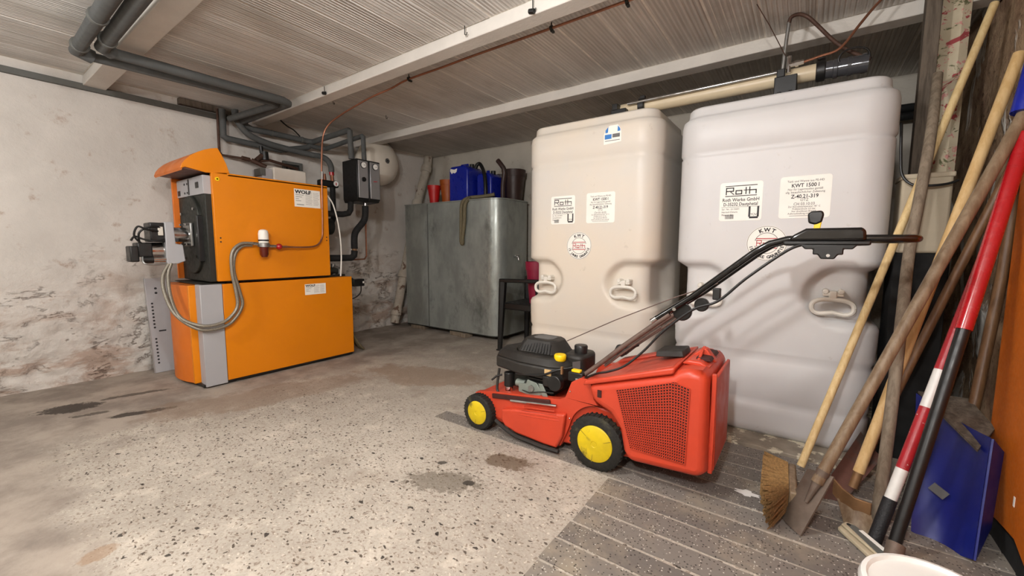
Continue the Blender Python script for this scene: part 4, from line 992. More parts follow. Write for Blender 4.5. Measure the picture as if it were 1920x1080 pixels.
MB().prism([(3.42, .52), (3.90, .52), (3.92, .98), (3.86, 1.04), (3.46, 1.04), (3.40, .98)], 'x', -2.10, -2.06).build('backrest', m_black, CH, bevel=.008)
pot('flower_pot', -2.26, 3.60, .525, .075, .115, .43, m_magenta, 'tall magenta plastic flower pot standing on the black chair')

# ------------------------------------------------------------------ lawn mower
MO = thing('lawn_mower', 'red petrol lawn mower with yellow hubs, black engine and grass box', 'lawn mower', (-.9, 2.04, 0))
arch = arc(-.79, .14, .168, 165, 20, 12)
side = [(-1.64, .10), (-1.645, .17), (-1.60, .215), (-1.48, .242), (-1.03, .300), (-.985, .315), (-.955, .40), (-.90, .432), (-.845, .435), (-.83, .33), (-.70, .30), (-.63, .20)]
skirt = [(-1.645, .10), (-1.645, .16), (-1.60, .215), (-1.48, .243), (-1.02, .297), (-.985, .315), (-.95, .405), (-.90, .435), (-.845, .437), (-.825, .34), (-.80, .308)]+arc(-.79, .14, .170, 88, 170, 8)+[(-.975, .12), (-1.01, .042), (-1.06, .032), (-1.30, .045), (-1.40, .085), (-1.47, .10)]
MB().prism(skirt, 'y', 1.862, 1.90).build('deck_side', m_red, MO, bevel=.008)
MB().prism(skirt, 'y', 2.20, 2.238).build('deck_side', m_red, MO, bevel=.008)
# bulging lower skirt with ribs on the near side
b = MB(); q = []
for i in range(13):
    t = i/12; x = -1.37+.37*t; q.append((x, .085-.042*math.sin(PI*min(1, t*1.1))*1.2 if i else .085))
sk = [(-1.385, .10), (-1.36, .070), (-1.28, .048), (-1.10, .036), (-1.02, .036), (-.985, .11), (-.97, .235), (-1.30, .185), (-1.385, .165)]
MB().prism(sk, 'y', 1.83, 1.87).build('lower_skirt', m_red, MO, bevel=.012, seg=3)
for k in range(4): MB().obox((-1.13, 1.834, .178+.016*k), (.26-.02*k, .012, .006), Matrix.Rotation(-.12, 3, 'Y')).build('skirt_rib', m_red, MO, bevel=.002)
MB().tube([(-1.43, 1.838, .085), (-1.36, 1.828, .058), (-1.28, 1.824, .036), (-1.10, 1.823, .026), (-1.0, 1.825, .028)], .011, 8).build('bumper_strip', m_blackdust, MO)
MB().tube([(-1.33, 1.85, .225), (-1.03, 1.85, .262)], .008, 8).build('height_rod', m_chrome, MO)
MB().obox((-1.27, 1.856, .245), (.40, .012, .028), Matrix.Rotation(-.12, 3, 'Y')).build('deck_slot', m_reddk, MO, bevel=.004)
MB().prism([(-1.65, .08), (-1.66, .17), (-1.60, .205), (-1.45, .235), (-1.0, .28), (-.84, .40), (-.80, .30), (-.62, .28), (-.60, .08), (-1.0, .05), (-1.4, .05)], 'y', 1.885, 2.215).build('deck', m_red, MO, bevel=.012)
MB().box(-1.63, -.66, 1.90, 2.20, .06, .085).build('underside', m_iron, MO)
for x, z in ((-.955, .355), (-.955, .21), (-1.02, .19)): MB().sphere((x, 1.858, z), .005, 8, 6).build('screw', m_chrome, MO)
def wheel(x, y, r, w, hub, sgn):
    p = thing_part = MB().lathe((x, y, r), (0, sgn, 0), [(r*.62, -w*.5), (r*.9, -w*.5), (r*.985, -w*.36), (r, -w*.1), (r, w*.2), (r*.985, w*.38), (r*.92, w*.5), (r*.68, w*.52), (r*.66, w*.42)], 44).build('wheel', m_rubber, MO)
    b = MB(); n = 34
    for k in range(n):
        a = 2*PI*k/n
        b.obox((x+r*1.0*math.cos(a), y, r+r*1.0*math.sin(a)), (r*.035, w*.8, r*.06), Matrix.Rotation(-a, 3, 'Y'))
    tr = b.build('tread_blocks', m_rubber, p); tag(tr, kind='stuff')
    h = MB().lathe((x, y, r), (0, sgn, 0), [(r*.66, w*.40), (r*.66, w*.50), (r*.62, w*.56), (r*.30, w*.62), (r*.12, w*.62), (r*.10, w*.58), (0, w*.58)], 40).build('hub_cap', hub, p)
    for k in range(3):
        a = 2*PI*k/3+.4
        MB().obox((x+r*.45*math.cos(a), y+sgn*w*.595, r+r*.45*math.sin(a)), (r*.44, w*.02, r*.018), Matrix.Rotation(-a, 3, 'Y')).build('hub_groove', m_yellowdk, h)
    return p
wheel(-.79, 1.835, .139, .062, m_yellow, -1); wheel(-1.555, 1.84, .108, .055, m_yellow, -1)
wheel(-.79, 2.265, .139, .062, m_yellow, 1); wheel(-1.555, 2.26, .108, .055, m_yellow, 1)
# grass box
box = [(-.835, .43), (-.44, .555), (-.42, .575), (-.375, .59), (-.322, .59), (-.294, .57), (-.284, .16), (-.31, .125), (-.62, .105), (-.645, .15), (-.665, .25), (-.715, .315), (-.80, .35)]
GB = MB().prism(box, 'y', 1.795, 2.275).build('grass_box', m_red, MO, bevel=.035, seg=4)
MB().prism([(-.284, .56), (-.270, .56), (-.266, .15), (-.284, .13)], 'y', 1.86, 2.22).build('rear_flange', m_red, MO, bevel=.006)
MB().box(-.288, -.270, 1.845, 1.862, .14, .575).build('rear_rib', m_red, MO, bevel=.003)
# lid
MB().prism([(-.855, .425), (-.43, .560), (-.425, .592), (-.845, .452)], 'y', 1.792, 2.278).build('lid', m_red, MO, bevel=.008)
MB().prism([(-.84, .448), (-.44, .585), (-.44, .589), (-.84, .452)], 'y', 1.83, 2.24).build('lid_top', m_reddust, MO, bevel=.002)
MB().prism([(-.82, .4575), (-.60, .533), (-.60, .550), (-.80, .484)], 'y', 2.15, 2.23).build('lid_ridge', m_reddust, MO, bevel=.01)
MB().prism([(-.74, .4815), (-.64, .516), (-.64, .5185), (-.74, .484)], 'y', 1.93, 2.09).build('gold_sticker', m_gold, MO, smooth=False)
R = Matrix.Rotation(math.radians(-8), 3, 'Y')
MB().obox((-.50, 2.06, .598), (.13, .15, .028), R, .92).build('black_flap', m_blackdust, MO, bevel=.004)
# carrying grip on the rear top: four-sided raised frame with an opening
MB().prism([(-.425, .585), (-.36, .640), (-.345, .640), (-.30, .580)], 'y', 2.02, 2.07).build('grip_bridge', m_red, MO, bevel=.005)
MB().prism([(-.425, .585), (-.40, .606), (-.345, .606), (-.305, .580)], 'y', 1.90, 2.20).build('grip_base', m_red, MO, bevel=.008)
MB().prism([(-.375, .600), (-.372, .614), (-.32, .612), (-.31, .600)], 'y', 1.945, 2.02).build('grip_opening', m_reddk, MO, bevel=.002)
MB().prism([(-.375, .600), (-.372, .614), (-.32, .612), (-.31, .600)], 'y', 2.07, 2.15).build('grip_opening', m_reddk, MO, bevel=.002)
MB().obox((-.36, 1.985, .62), (.012, .11, .012), Matrix.Rotation(.35, 3, 'X')).build('grip_edge', m_red, MO, bevel=.003)
MB().obox((-.36, 2.105, .62), (.012, .11, .012), Matrix.Rotation(-.35, 3, 'X')).build('grip_edge', m_red, MO, bevel=.003)
# mesh field on the side of the grass box
TLx, TLz, PKx, PKz, TRx, TRz, BRx, BRz, BLx, BLz = -.682, .440, -.425, .528, -.362, .512, -.368, .175, -.607, .178
quad = [(TLx, TLz), (BLx, BLz), (BRx, BRz), (TRx, TRz), (PKx, PKz)]
mp = MB().prism(quad, 'y', 1.792, 1.80).build('mesh_field', m_reddk, MO, smooth=False)  # dark backing paints the shade behind the mesh holes
b = MB(); yb0, yb1 = 1.7885, 1.793; n = 26; t_ = .0017
def topz(x): return TLz+(PKz-TLz)*(x-TLx)/(PKx-TLx) if x < PKx else PKz+(TRz-PKz)*(x-PKx)/(TRx-PKx)
for i in range(n+1):
    u = i/n; xt = TLx+(TRx-TLx)*u; xb = BLx+(BRx-BLx)*u; zt = topz(xt); zb = BLz+(BRz-BLz)*u
    b.add([(xb-t_, yb0, zb), (xb+t_, yb0, zb), (xt+t_, yb0, zt), (xt-t_, yb0, zt), (xb-t_, yb1, zb), (xb+t_, yb1, zb), (xt+t_, yb1, zt), (xt-t_, yb1, zt)],
          [(0, 1, 2, 3), (0, 4, 5, 1), (1, 5, 6, 2), (2, 6, 7, 3), (3, 7, 4, 0)])
m_ = 27
for j in range(m_+1):
    v = j/m_; xl = BLx+(TLx-BLx)*v; xr = BRx+(TRx-BRx)*v; P_ = []
    for i in range(9):
        u = i/8; xt = TLx+(TRx-TLx)*u; xb = BLx+(BRx-BLx)*u; zz = BLz+(topz(xt)-BLz)*v; P_.append((xb+(xt-xb)*v, zz))
    for (xa, za), (xc, zc) in zip(P_, P_[1:]):
        b.add([(xa, yb0, za-t_), (xc, yb0, zc-t_), (xc, yb0, zc+t_), (xa, yb0, za+t_), (xa, yb1, za-t_), (xc, yb1, zc-t_), (xc, yb1, zc+t_), (xa, yb1, za+t_)],
              [(0, 1, 2, 3), (0, 4, 5, 1), (2, 6, 7, 3)])
tag(b.build('mesh_bars', m_red, mp, smooth=False), kind='stuff')
MB().box(-.775, -.755, 1.791, 1.80, .385, .42).build('side_notch', m_reddk, MO)
# engine
ex, ey = -1.26, 2.06
MB().cyl((ex, ey, .24), (ex, ey, .31), .125, n=28).build('crankcase', m_iron, MO, bevel=.006)
MB().box(ex-.13, ex+.16, ey-.11, ey+.12, .27, .38).build('engine_block', m_iron, MO, bevel=.01)
for k in range(5): MB().box(ex+.0, ex+.16, ey-.135, ey-.10, .262+.022*k, .270+.022*k).build('cooling_fin', m_blackdust, MO)
sh0 = [(-1.555, 2.03), (-1.50, 1.935), (-1.30, 1.885), (-1.10, 1.885), (-1.03, 1.92), (-1.0, 2.0), (-1.0, 2.14), (-1.06, 2.22), (-1.30, 2.25), (-1.50, 2.20)]
def scl(q, k, cx=-1.26, cy=2.06): return [(cx+(x-cx)*k, cy+(y-cy)*k) for x, y in q]
b = MB().prism(sh0, 'z', .375, .445, scl(sh0, 1.0)); b.build('shroud', m_blackdust, MO, bevel=.012, seg=3)
MB().prism(sh0, 'z', .445, .490, scl(sh0, .80)).build('shroud_top', m_blackdust, MO, bevel=.012, seg=3)
rc = [(-1.40, 2.0), (-1.36, 1.955), (-1.13, 1.965), (-1.08, 2.02), (-1.08, 2.15), (-1.14, 2.20), (-1.34, 2.20), (-1.40, 2.14)]
MB().prism(rc, 'z', .478, .490).build('recoil_rim', m_blackdust, MO, bevel=.004)
RC = MB().prism(scl(rc, .97, -1.24, 2.08), 'z', .488, .565, scl(rc, .66, -1.24, 2.085)).build('recoil_cover', m_blackdust, MO, bevel=.008)
for k in range(11):
    t = k/10; x0 = -1.345+.195*t; 
    MB().add([(x0, 1.962, .500), (x0+.007, 1.962, .500), (x0+.014*(1-t)+.0-.010*t+.007, 1.994, .548), (x0+.014*(1-t)-.010*t, 1.994, .548),
              (x0, 1.972, .494), (x0+.007, 1.972, .494), (x0+.014*(1-t)-.010*t+.007, 2.004, .542), (x0+.014*(1-t)-.010*t, 2.004, .542)],
             [(0, 1, 2, 3), (4, 7, 6, 5), (0, 4, 5, 1), (1, 5, 6, 2), (2, 6, 7, 3), (3, 7, 4, 0)]).build('vent_fin', m_black, RC)
MB().prism(scl(rc, .40, -1.24, 2.09), 'z', .565, .5665).build('top_label', m_inkgrey, MO, smooth=False)
MB().lathe((-1.075, 1.965, .475), (0, 0, 1), [(.028, 0), (.033, .006), (.034, .030), (.030, .036), (0, .035)], 22).build('oil_cap', m_yel, MO)
MB().prism(rrect(-1.09, -.955, 2.0, 2.20, .045), 'z', .38, .505).build('fuel_tank', m_blackdust, MO, bevel=.018, seg=3)
fc = MB().lathe((-1.01, 2.09, .505), (0, 0, 1), [(.036, 0), (.038, .038), (.034, .044), (0, .046)], 24).build('fuel_cap', m_black, MO)
MB().box(-1.022, -1.012, 1.874, 1.887, .43, .47).build('tan_sticker', m_hoehead, MO)
MB().box(-1.125, -1.085, 1.879, 1.8865, .385, .438).build('tan_sticker', m_w_hoe, MO)
MB().obox((-.985, 1.985, .455), (.002, .05, .05), Matrix.Rotation(-.5, 3, 'Z')).build('side_label', m_inkgrey, MO)
MB().cyl((-1.055, 1.86, .375), (-1.055, 1.90, .375), .043, n=24).build('air_filter', m_black, MO, bevel=.004)
MB().box(-1.13, -1.06, 1.865, 1.90, .345, .405).build('filter_housing', m_black, MO, bevel=.008)
MB().prism([(-1.30, .275), (-1.20, .265), (-1.13, .29), (-1.15, .31), (-1.18, .345), (-1.24, .355), (-1.25, .33), (-1.30, .325)], 'y', 1.885, 1.895).build('governor_plate', m_greymech, MO, bevel=.002)
MB().prism([(-1.165, .35), (-1.135, .35), (-1.09, .265), (-1.125, .258)], 'y', 1.878, 1.886).build('governor_arm', m_greymech, MO, bevel=.003)
MB().cyl((-1.21, 1.875, .312), (-1.21, 1.885, .312), .018, n=14).build('lever_pivot', m_alu, MO)
MB().tube([(-1.27, 1.88, .29), (-1.22, 1.878, .285), (-1.17, 1.877, .30), (-1.13, 1.875, .31), (-1.06, 1.87, .32)], .003, 6).build('linkage', m_iron, MO)
MB().cyl((-1.40, 1.93, .275), (-1.40, 1.93, .36), .030, n=16).build('carburettor', m_black, MO, bevel=.004)
MB().cyl((-1.40, 1.93, .235), (-1.40, 1.93, .275), .024, n=16).build('float_bowl', m_chrome, MO)
MB().cyl((-1.34, 1.93, .31), (-1.28, 1.93, .31), .022, n=12).build('inlet_flange', m_greymech, MO)
MB().tube([(-1.43, 1.90, .345), (-1.46, 1.885, .335), (-1.485, 1.87, .31)], .006, 8).build('primer_tube', m_black, MO)
MB().tube([(-1.45, 1.90, .38), (-1.455, 1.885, .28), (-1.44, 1.875, .245), (-1.38, 1.868, .238), (-1.20, 1.865, .255), (-1.08, 1.865, .275)], .008, 8, sub=4).build('fuel_hose', m_blackdust, MO)
for k in range(5): MB().cyl((-1.14+.025*k, 1.872, .262), (-1.14+.025*k, 1.872, .275), .007, n=6).build('bolt', m_chrome, MO)
MB().tube([(-1.33, 1.90, .37), (-1.15, 1.878, .40), (-1.05, 1.88, .445), (-.98, 1.93, .46)], .006, 8, sub=4).build('wire_harness', m_black, MO)
MB().box(-.985, -.90, 1.885, 1.95, .40, .45).build('choke_block', m_black, MO, bevel=.005)
MB().obox((-.94, 1.90, .458), (.05, .03, .014)).build('choke_lever', m_yel, MO, bevel=.004)
MB().box(-.935, -.90, 1.875, 1.885, .405, .425).build('bracket_plate', m_chrome, MO)
# handlebar
for y in (1.925, 2.215):
    MB().tube([(-.915, y, .43), (-.875, y, .465), (-.80, y, .53), (-.70, y, .622), (-.49, y, .80)], .0125, 10).build('lower_handle', m_maroon, MO)
    MB().tube([(-.80, y+.012, .50), (-.72, y+.012, .575), (-.53, y+.012, .735)], .007, 8).build('handle_brace', m_maroon, MO)
up = [(-.56, .765), (-.40, .885), (-.17, 1.085), (-.12, 1.118), (-.06, 1.136), (0, 1.140)]
pts = [(x, 1.925, z) for x, z in up]+[(.15, 1.925, 1.138), (.26, 1.925, 1.136), (.295, 1.935, 1.136), (.31, 1.965, 1.136), (.312, 2.07, 1.136), (.31, 2.175, 1.136), (.295, 2.205, 1.136), (.26, 2.215, 1.136), (.15, 2.215, 1.138)]+[(x, 2.215, z) for x, z in up[::-1]]
MB().tube(pts, .0135, 12).build('upper_handle', m_blackg, MO)
MB().cyl((-.548, 1.925, .775), (-.57, 1.925, .757), .0145, n=10).build('shiny_tip', m_chrome, MO)
for (x, z, r) in ((-.455, .822, .040), (-.375, .862, .030)):
    MB().cyl((x+.012, 1.945, z-.012), (x+.012, 1.975, z-.012), r, n=20).build('clamp_knob', m_black, MO, bevel=.004)
MB().cyl((-.468, 1.907, .826), (-.468, 1.915, .826), .008, n=10).build('bolt_head', m_chrome, MO)
MB().obox((-.30, 1.93, .905), (.03, .03, .05)).build('cable_clip', m_black, MO, bevel=.004)
b = MB().lathe((-.80, 2.16, .535), (0, -1, 0), [(.03, -.02), (.036, -.01), (.036, .012), (.02, .02)], 7); b.cyl((-.80, 2.15, .535), (-.72, 2.21, .57), .010); b.build('wing_knob', m_black, MO, bevel=.004)
MB().prism([(-.055, 1.128), (-.05, 1.148), (-.005, 1.176), (.155, 1.176), (.168, 1.168), (.172, 1.128)], 'y', 1.90, 2.24).build('control_console', m_blackg, MO, bevel=.012, seg=3)
MB().box(-.075, .185, 1.905, 2.235, 1.112, 1.130).build('console_base', m_black, MO, bevel=.006)
MB().prism([(-.02, 1.115), (-.005, 1.098), (.02, 1.098), (.02, 1.078), (.035, 1.078), (.045, 1.062), (.085, 1.062), (.095, 1.078), (.11, 1.078), (.11, 1.098), (.135, 1.098), (.15, 1.115)], 'y', 1.90, 1.925).build('console_bracket', m_black, MO, bevel=.004)
MB().cyl((.066, 1.897, 1.075), (.066, 1.901, 1.075), .006, n=10).build('bracket_screw', m_chrome, MO)
MB().obox((.030, 2.04, 1.188), (.022, .014, .05), Matrix.Rotation(.12, 3, 'Y')).build('throttle_stem', m_yel, MO, bevel=.003)
MB().prism([(.0, 1.202), (.024, 1.194), (.044, 1.204), (.050, 1.236), (.042, 1.250), (.008, 1.248), (-.004, 1.238)], 'y', 2.028, 2.052).build('throttle_knob', m_black, MO, bevel=.007, seg=3)
MB().tube([(-.92, 1.895, .41), (-.81, 1.85, .478), (-.74, 1.84, .505), (-.665, 1.85, .545), (-.59, 1.88, .62), (-.505, 1.895, .725), (-.385, 1.90, .834), (-.29, 1.90, .878), (-.19, 1.90, .98), (-.06, 1.905, 1.092), (0, 1.91, 1.118)], .0055, 8, sub=5).build('control_cable', m_black, MO)
MB().tube([(-1.12, 2.13, .55), (-.83, 2.13, .705), (-.53, 2.13, .85), (-.34, 2.20, .93)], .003, 6).build('starter_rope', m_maroon, MO)

# ------------------------------------------------------------------ garden tools leaning in the right-hand corner
def along(p, q, t): p = Vector(p); q = Vector(q); return p+(q-p)*t
def frame_of(p, q, hint=(0, 0, 1)):
    d = (Vector(q)-Vector(p)).normalized(); u = d.cross(Vector(hint)).normalized(); return d, u, u.cross(d)
# coir broom
p, q = (.040, 2.275, .085), (.655, 3.005, 2.26)
BR = thing('broom', 'coir broom with pale wooden handle, bristles facing the mower', 'broom', (.02, 2.0, 0))
MB().tube([p, q], .0165, 14).build('handle', m_w_light, BR)
d = (Vector(q)-Vector(p)).normalized()
b = MB()
Rh = Matrix.Rotation(.04, 3, 'Z')
blk = (.012, 2.065, .080)
MB().obox(blk, (.030, .27, .085), Rh).build('head_block', m_w_old, BR, bevel=.008)
br = random.Random(5)
for k in range(1500):
    yy = br.uniform(-.134, .134); zz = br.uniform(-.040, .040); ln = (.088 if yy > -.07 else .088-.03*((-yy-.07)/.064))+br.uniform(-.012, .012)
    s0 = Vector(blk)+Rh@Vector((-.015, yy, zz)); e = s0+Rh@Vector((-ln, br.uniform(-.012, .012)+yy*.25-(.13*(-yy/.134)**2 if yy < 0 else 0), br.uniform(-.012, .012)+zz*.12))
    if e.z < .004: e.z = .004
    u = Vector((0, 0, .0042)); w = Vector((0, .0042, 0))
    b.add([s0+u, s0-u+w, s0-u-w, e+u*.7, e-u*.7+w, e-u*.7-w], [(0, 1, 4, 3), (1, 2, 5, 4), (2, 0, 3, 5), (3, 4, 5)])
tag(b.build('bristles', m_bristle, BR, smooth=False), kind='stuff')
b = MB(); bb = frame_of(p, q)
for k in range(7): 
    c = along(p, q, .49)+Vector((0, 0, -.010*k)); b.obox(c+Vector((-.006, -.0158, 0)), (.014, .002, .004 if k % 2 else .006), Matrix.Rotation(.3, 3, 'Z'))
b.build('barcode_sticker', m_ink, BR, smooth=False)
# spade
p, q = (.088, 1.905, .20), (.62, 2.36, 1.593)
SP = thing('spade', 'old spade with weathered wooden shaft and dirty steel blade beside the broom', 'spade', (.07, 1.88, 0))
MB().tube([along(p, q, .0), along(p, q, .15), along(p, q, .5), along(p, q, 1.02)], .0205, 14).build('shaft', m_w_old, SP)
def sheet(name, pts4, thick, mat, parent, bend=0.0, nu=8, nv=8, bevel=0):
    """curved sheet spanned by 4 corners (bl, br, tr, tl), bulged along its normal"""
    bl, br_, tr, tl = [Vector(v) for v in pts4]; nrm = (br_-bl).cross(tl-bl).normalized(); vs = []
    for s in (0, 1):
        for j in range(nv+1):
            for i in range(nu+1):
                u, v = i/nu, j/nv; pnt = (bl*(1-u)+br_*u)*(1-v)+(tl*(1-u)+tr*u)*v
                vs.append(pnt+nrm*(bend*(1-(2*u-1)**2)+s*thick))
    w = nu+1; n = w*(nv+1); fs = []
    for j in range(nv):
        for i in range(nu):
            a = j*w+i; fs += [(a, a+w, a+w+1, a+1), (n+a, n+a+1, n+a+w+1, n+a+w)]
    for i in range(nu): fs += [(i, i+1, n+i+1, n+i), (nv*w+i, n+nv*w+i, n+nv*w+i+1, nv*w+i+1)]
    for j in range(nv): fs += [(j*w, n+j*w, n+(j+1)*w, (j+1)*w), (j*w+nu, (j+1)*w+nu, n+(j+1)*w+nu, n+j*w+nu)]
    return MB().add(vs, fs).build(name, mat, parent, bevel=bevel)
sheet('blade', ((-.015, 1.928, .01), (.052, 1.836, .005), (.141, 1.911, .238), (.062, 1.985, .21)), .006, m_rust, SP, .014)
MB().tube([along(p, q, -.055), along(p, q, .035)], [.007, .0235], 12).build('socket', m_rust, SP)
# flat shovel
SH = thing('coal_shovel', 'reddish worn steel shovel with brown shaft lying behind the spade', 'shovel', (.22, 2.3, 0))
sheet('blade', ((.105, 2.181, .008), (.20, 2.20, .012), (.345, 2.46, .14), (.270, 2.56, .205)), .006, m_redrust, SH, -.015)
MB().tube([(.275, 2.40, .12), (.345, 2.52, .32), (.50, 2.52, .90), (.675, 2.515, 1.53)], .017, 12).build('shaft', m_w_brown, SH)
# hoe
p, q = (.243, 2.25, .135), (.68, 2.712, 1.921)
HO = thing('hoe', 'hoe with honey coloured handle and bent copper brown steel head', 'hoe', (.23, 2.15, 0))
MB().tube([p, q], .0205, 14).build('handle', m_w_hoe, HO)
d = (Vector(q)-Vector(p)).normalized()
MB().tube([Vector(p)-d*.07, Vector(p)+d*.005], .017, 12).build('ferrule', m_hoehead, HO)
b = MB(); ys_ = []
hp = [(.150, 2.10, .115), (.175, 2.055, .105), (.215, 2.03, .09), (.265, 2.03, .085)]
vs = []
for x, y, z in hp: vs += [(x, y, z-.035), (x, y, z+.03), (x+.004, y+.008, z+.03), (x+.004, y+.008, z-.035)]
fs = [(k*4+i, k*4+(i+1) % 4, k*4+4+(i+1) % 4, k*4+4+i) for k in range(3) for i in range(4)]+[(0, 1, 2, 3), (15, 14, 13, 12)]
MB().add(vs, fs).build('head_plate', m_hoehead, HO, bevel=.002)
sheet('blade', ((.19, 2.0, .006), (.285, 1.985, .005), (.268, 2.04, .07), (.165, 2.07, .08)), .004, m_w_old, HO, .012)
# bent grey stick
ST = MB().tube([(.294, 2.098, .0), (.318, 2.20, .36), (.343, 2.33, .77), (.375, 2.53, 1.07), (.40, 2.60, 1.30), (.44, 2.74, 1.62), (.488, 3.02, 1.98)], .021, 12, sub=4).build('bent_stick', m_w_grey)
tag(ST, 'grey weathered crooked wooden stick standing behind the hoe', 'stick')
# dark square post behind
b = MB().prism([(.425, 3.04), (.485, 3.04), (.485, 3.11), (.425, 3.11)], 'z', .02, 2.42); tag(b.build('timber_post', m_w_post, bevel=.004), 'dark weathered timber post standing floor to ceiling beside the grey tank', 'post')
# black and red pole
p, q = (.312, 1.886, .03), (.62, 2.33, 1.492)
PO = thing('cleaning_pole', 'black pole with thick glossy red upper sleeve leaning on the right wall', 'pole', (.31, 1.89, 0))
mid = along(p, q, .535)
MB().tube([p, mid], .0185, 14).build('lower_tube', m_black, PO); MB().tube([mid, along(p, q, 1.02)], .0235, 16).build('red_sleeve', m_redlac, PO)
# mop plate at the foot of that pole
MF = thing('mop_plate', 'beige flat mop plate with a dark slot and pale label on the floor', 'mop', (.23, 1.88, 0))
def flatpoly(pts, z0, z1, name, mat, parent, bevel=.004): return MB().prism(pts, 'z', z0, z1).build(name, mat, parent, bevel=bevel)
flatpoly([(.165, 1.955), (.18, 1.985), (.21, 1.985), (.345, 1.80), (.33, 1.755), (.30, 1.745)], .008, .024, 'lower_plate', m_mop, MF)
flatpoly([(.175, 1.965), (.19, 1.99), (.212, 1.988), (.335, 1.815), (.305, 1.775)], .026, .036, 'upper_plate', m_mop, MF)
flatpoly([(.195, 1.962), (.205, 1.978), (.22, 1.972), (.315, 1.835), (.285, 1.805)], .0365, .039, 'dark_channel', m_rail, MF, .002)
flatpoly([(.226, 1.945), (.238, 1.953), (.298, 1.866), (.284, 1.858)], .0395, .041, 'pale_label', m_label, MF, 0)
MB().cyl((.308, 1.84, .036), (.318, 1.87, .075), .026, n=16).build('swivel', m_rust, MF)
MB().cyl((.198, 1.967, .0385), (.198, 1.967, .0405), .007, n=12).build('hole', m_ink, MF)
# red and white striped pole
p, q = (.268, 1.945, .0), (.66, 2.464, 1.464)
SPo = thing('striped_pole', 'chipped red and white banded pole with rough black grip', 'pole', (.27, 1.94, 0))
segs = [(0, .115, m_blacktex, 'black_grip', .0215), (.115, .19, m_whitelac, 'white_band', .019), (.19, .345, m_redchip, 'red_band', .019), (.345, .44, m_whitelac, 'white_band', .0185), (.44, 1.02, m_redchip, 'red_band', .0185)]
for a, c, mt, nm, r in segs: MB().tube([along(p, q, a), along(p, q, c)], r, 14).build(nm, mt, SPo)
# blue snow shovel
BS = thing('snow_shovel', 'blue plastic snow shovel with brown wooden handle against the right wall', 'shovel', (.52, 2.2, 0))
sheet('blade', ((.40, 2.12, .006), (.54, 2.02, .02), (.585, 2.16, .42), (.452, 2.56, .44)), .006, m_bluesh, BS, -.035, 12, 8)
sheet('dirty_edge', ((.555, 2.16, .36), (.64, 2.34, .40), (.60, 2.50, .46), (.455, 2.56, .445)), .01, m_w_post, BS, .0)
sheet('side_wall', ((.54, 2.02, .02), (.60, 2.14, .10), (.63, 2.22, .36), (.585, 2.16, .42)), .006, m_bluesh, BS, .0)
MB().tube([(.545, 2.32, .14), (.605, 2.47, .37), (.665, 2.55, 1.0), (.685, 2.585, 1.42)], .019, 12).build('handle', m_w_brown, BS)
MB().obox((.475, 2.19, .165), (.05, .004, .035), Matrix.Rotation(-.5, 3, 'Z')@Matrix.Rotation(.5, 3, 'Y')).build('tape_patch', m_inkgrey, BS)
# second pale pole end and a blue grip high up
b = MB().tube([(.62, 2.36, 1.60), (.68, 2.42, 1.98)], .036, 14); tag(b.build('blue_grip', m_blue), 'blue plastic grip hanging high at the right edge', 'grip')
# orange casing panel standing along the right wall
OP = thing('orange_panel', 'large orange sheet-metal casing panel standing at the right edge', 'panel', (.65, 1.7, 0))
MB().prism([(2.37, .075), (2.375, 1.75), (.95, 1.75), (.95, .05), (1.9, .05), (2.06, .115), (2.20, .10)], 'x', .635, .662).build('sheet', m_orange_old, OP, bevel=.003)
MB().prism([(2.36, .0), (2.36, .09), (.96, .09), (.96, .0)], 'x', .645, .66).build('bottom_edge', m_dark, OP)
MB().obox((.6345, 2.09, .235), (.001, .012, .035)).build('small_mark', m_cream, OP)
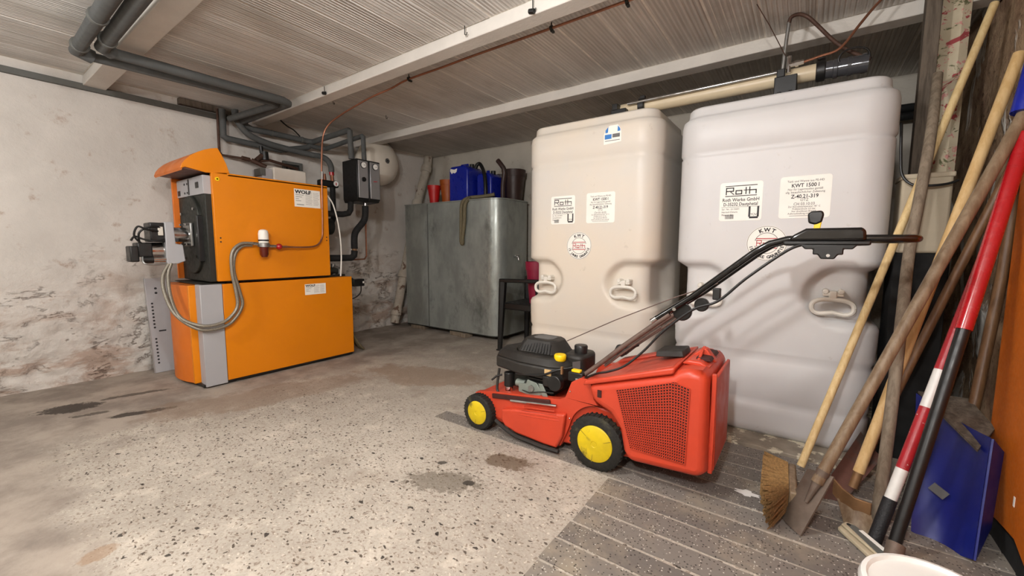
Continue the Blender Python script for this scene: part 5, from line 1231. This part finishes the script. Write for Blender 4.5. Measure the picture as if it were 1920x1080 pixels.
# white bucket
BK = thing('bucket', 'white plastic bucket cut off by the lower right picture edge', 'bucket', (.300, 1.285, 0))
MB().lathe((.300, 1.285, 0), (0, 0, 1), [(0, .004), (.105, .004), (.132, .28), (.128, .28), (.102, .012), (0, .012)], 40).build('body', m_bucket, BK)
MB().lathe((.300, 1.285, 0), (0, 0, 1), [(.128, .262), (.142, .262), (.145, .285), (.140, .298), (.130, .300), (.126, .29)], 40).build('rim', m_bucket, BK)
MB().lathe((.300, 1.285, 0), (0, 0, 1), [(0, .24), (.124, .24), (.124, .245), (0, .245)], 40).build('contents', m_cream, BK)

# corner behind the tools
b = MB().prism([(.47, 3.17), (.575, 3.13), (.61, 3.15), (.61, 3.40), (.47, 3.40)], 'z', 1.30, 2.425)
o = b.build('trim_2', m_floral, org=(0, 0, 0)); tag(o, 'pillar with faded floral wallpaper in the right-hand corner', kind='structure')
CB = thing('cream_box', 'cream painted wooden box behind the tool handles beside the grey tank', 'box', (.45, 2.86, .99))
MB().box(.365, .545, 2.80, 2.98, 1.08, 1.455).build('body', m_cream_box, CB, bevel=.012); MB().box(.36, .55, 2.795, 2.985, 1.44, 1.465).build('lid', m_cream_box, CB, bevel=.006)
b = MB().prism([(.362, 2.80), (.56, 2.80), (.56, 3.05), (.362, 3.05)], 'z', .02, 1.079); tag(b.build('shade_box', m_dark, bevel=.004), 'black box standing in for the shade below the cream box', 'shade box')  # black box added where there is only shade below the cream box
b = MB().tube([(.345, 2.82, 1.72), (.352, 2.80, 1.55), (.362, 2.785, 1.46), (.40, 2.77, 1.41), (.46, 2.76, 1.40), (.52, 2.77, 1.405), (.555, 2.78, 1.42)], .006, 8, sub=5); tag(b.build('black_cable', m_black), 'black cable hanging in a loop beside the grey tank', 'cable')
for k, z in enumerate((2.15, 2.09)): b = MB().cyl((.36, 4.30, z+.28*0), (.70, 4.30, z), .03); tag(b.build('dark_pipe', m_insulb), ('upper dark pipe crossing the gap behind the grey tank', 'lower dark pipe crossing the gap behind the grey tank')[k], 'pipe', 'dark pipes in the gap behind the grey tank')
# bricks standing proud in the right-hand wall
src = MB().box(-.04, .04, -.11, .11, -.032, .032).build('brick', m_brick, wall_right, bevel=.008)
src.location = (.725, 1.95, .95); src.rotation_euler = (0, 0, .05)
rb = random.Random(11)
for r_ in range(7):
    for k in range(3):
        c = piece(src, (.722+rb.uniform(-.012, .012), 1.78+.25*k+.12*(r_ % 2)+rb.uniform(-.015, .015), .55+.085*r_), wall_right, 'brick'); c.rotation_euler = (rb.uniform(-.04, .04), 0, rb.uniform(-.06, .06))
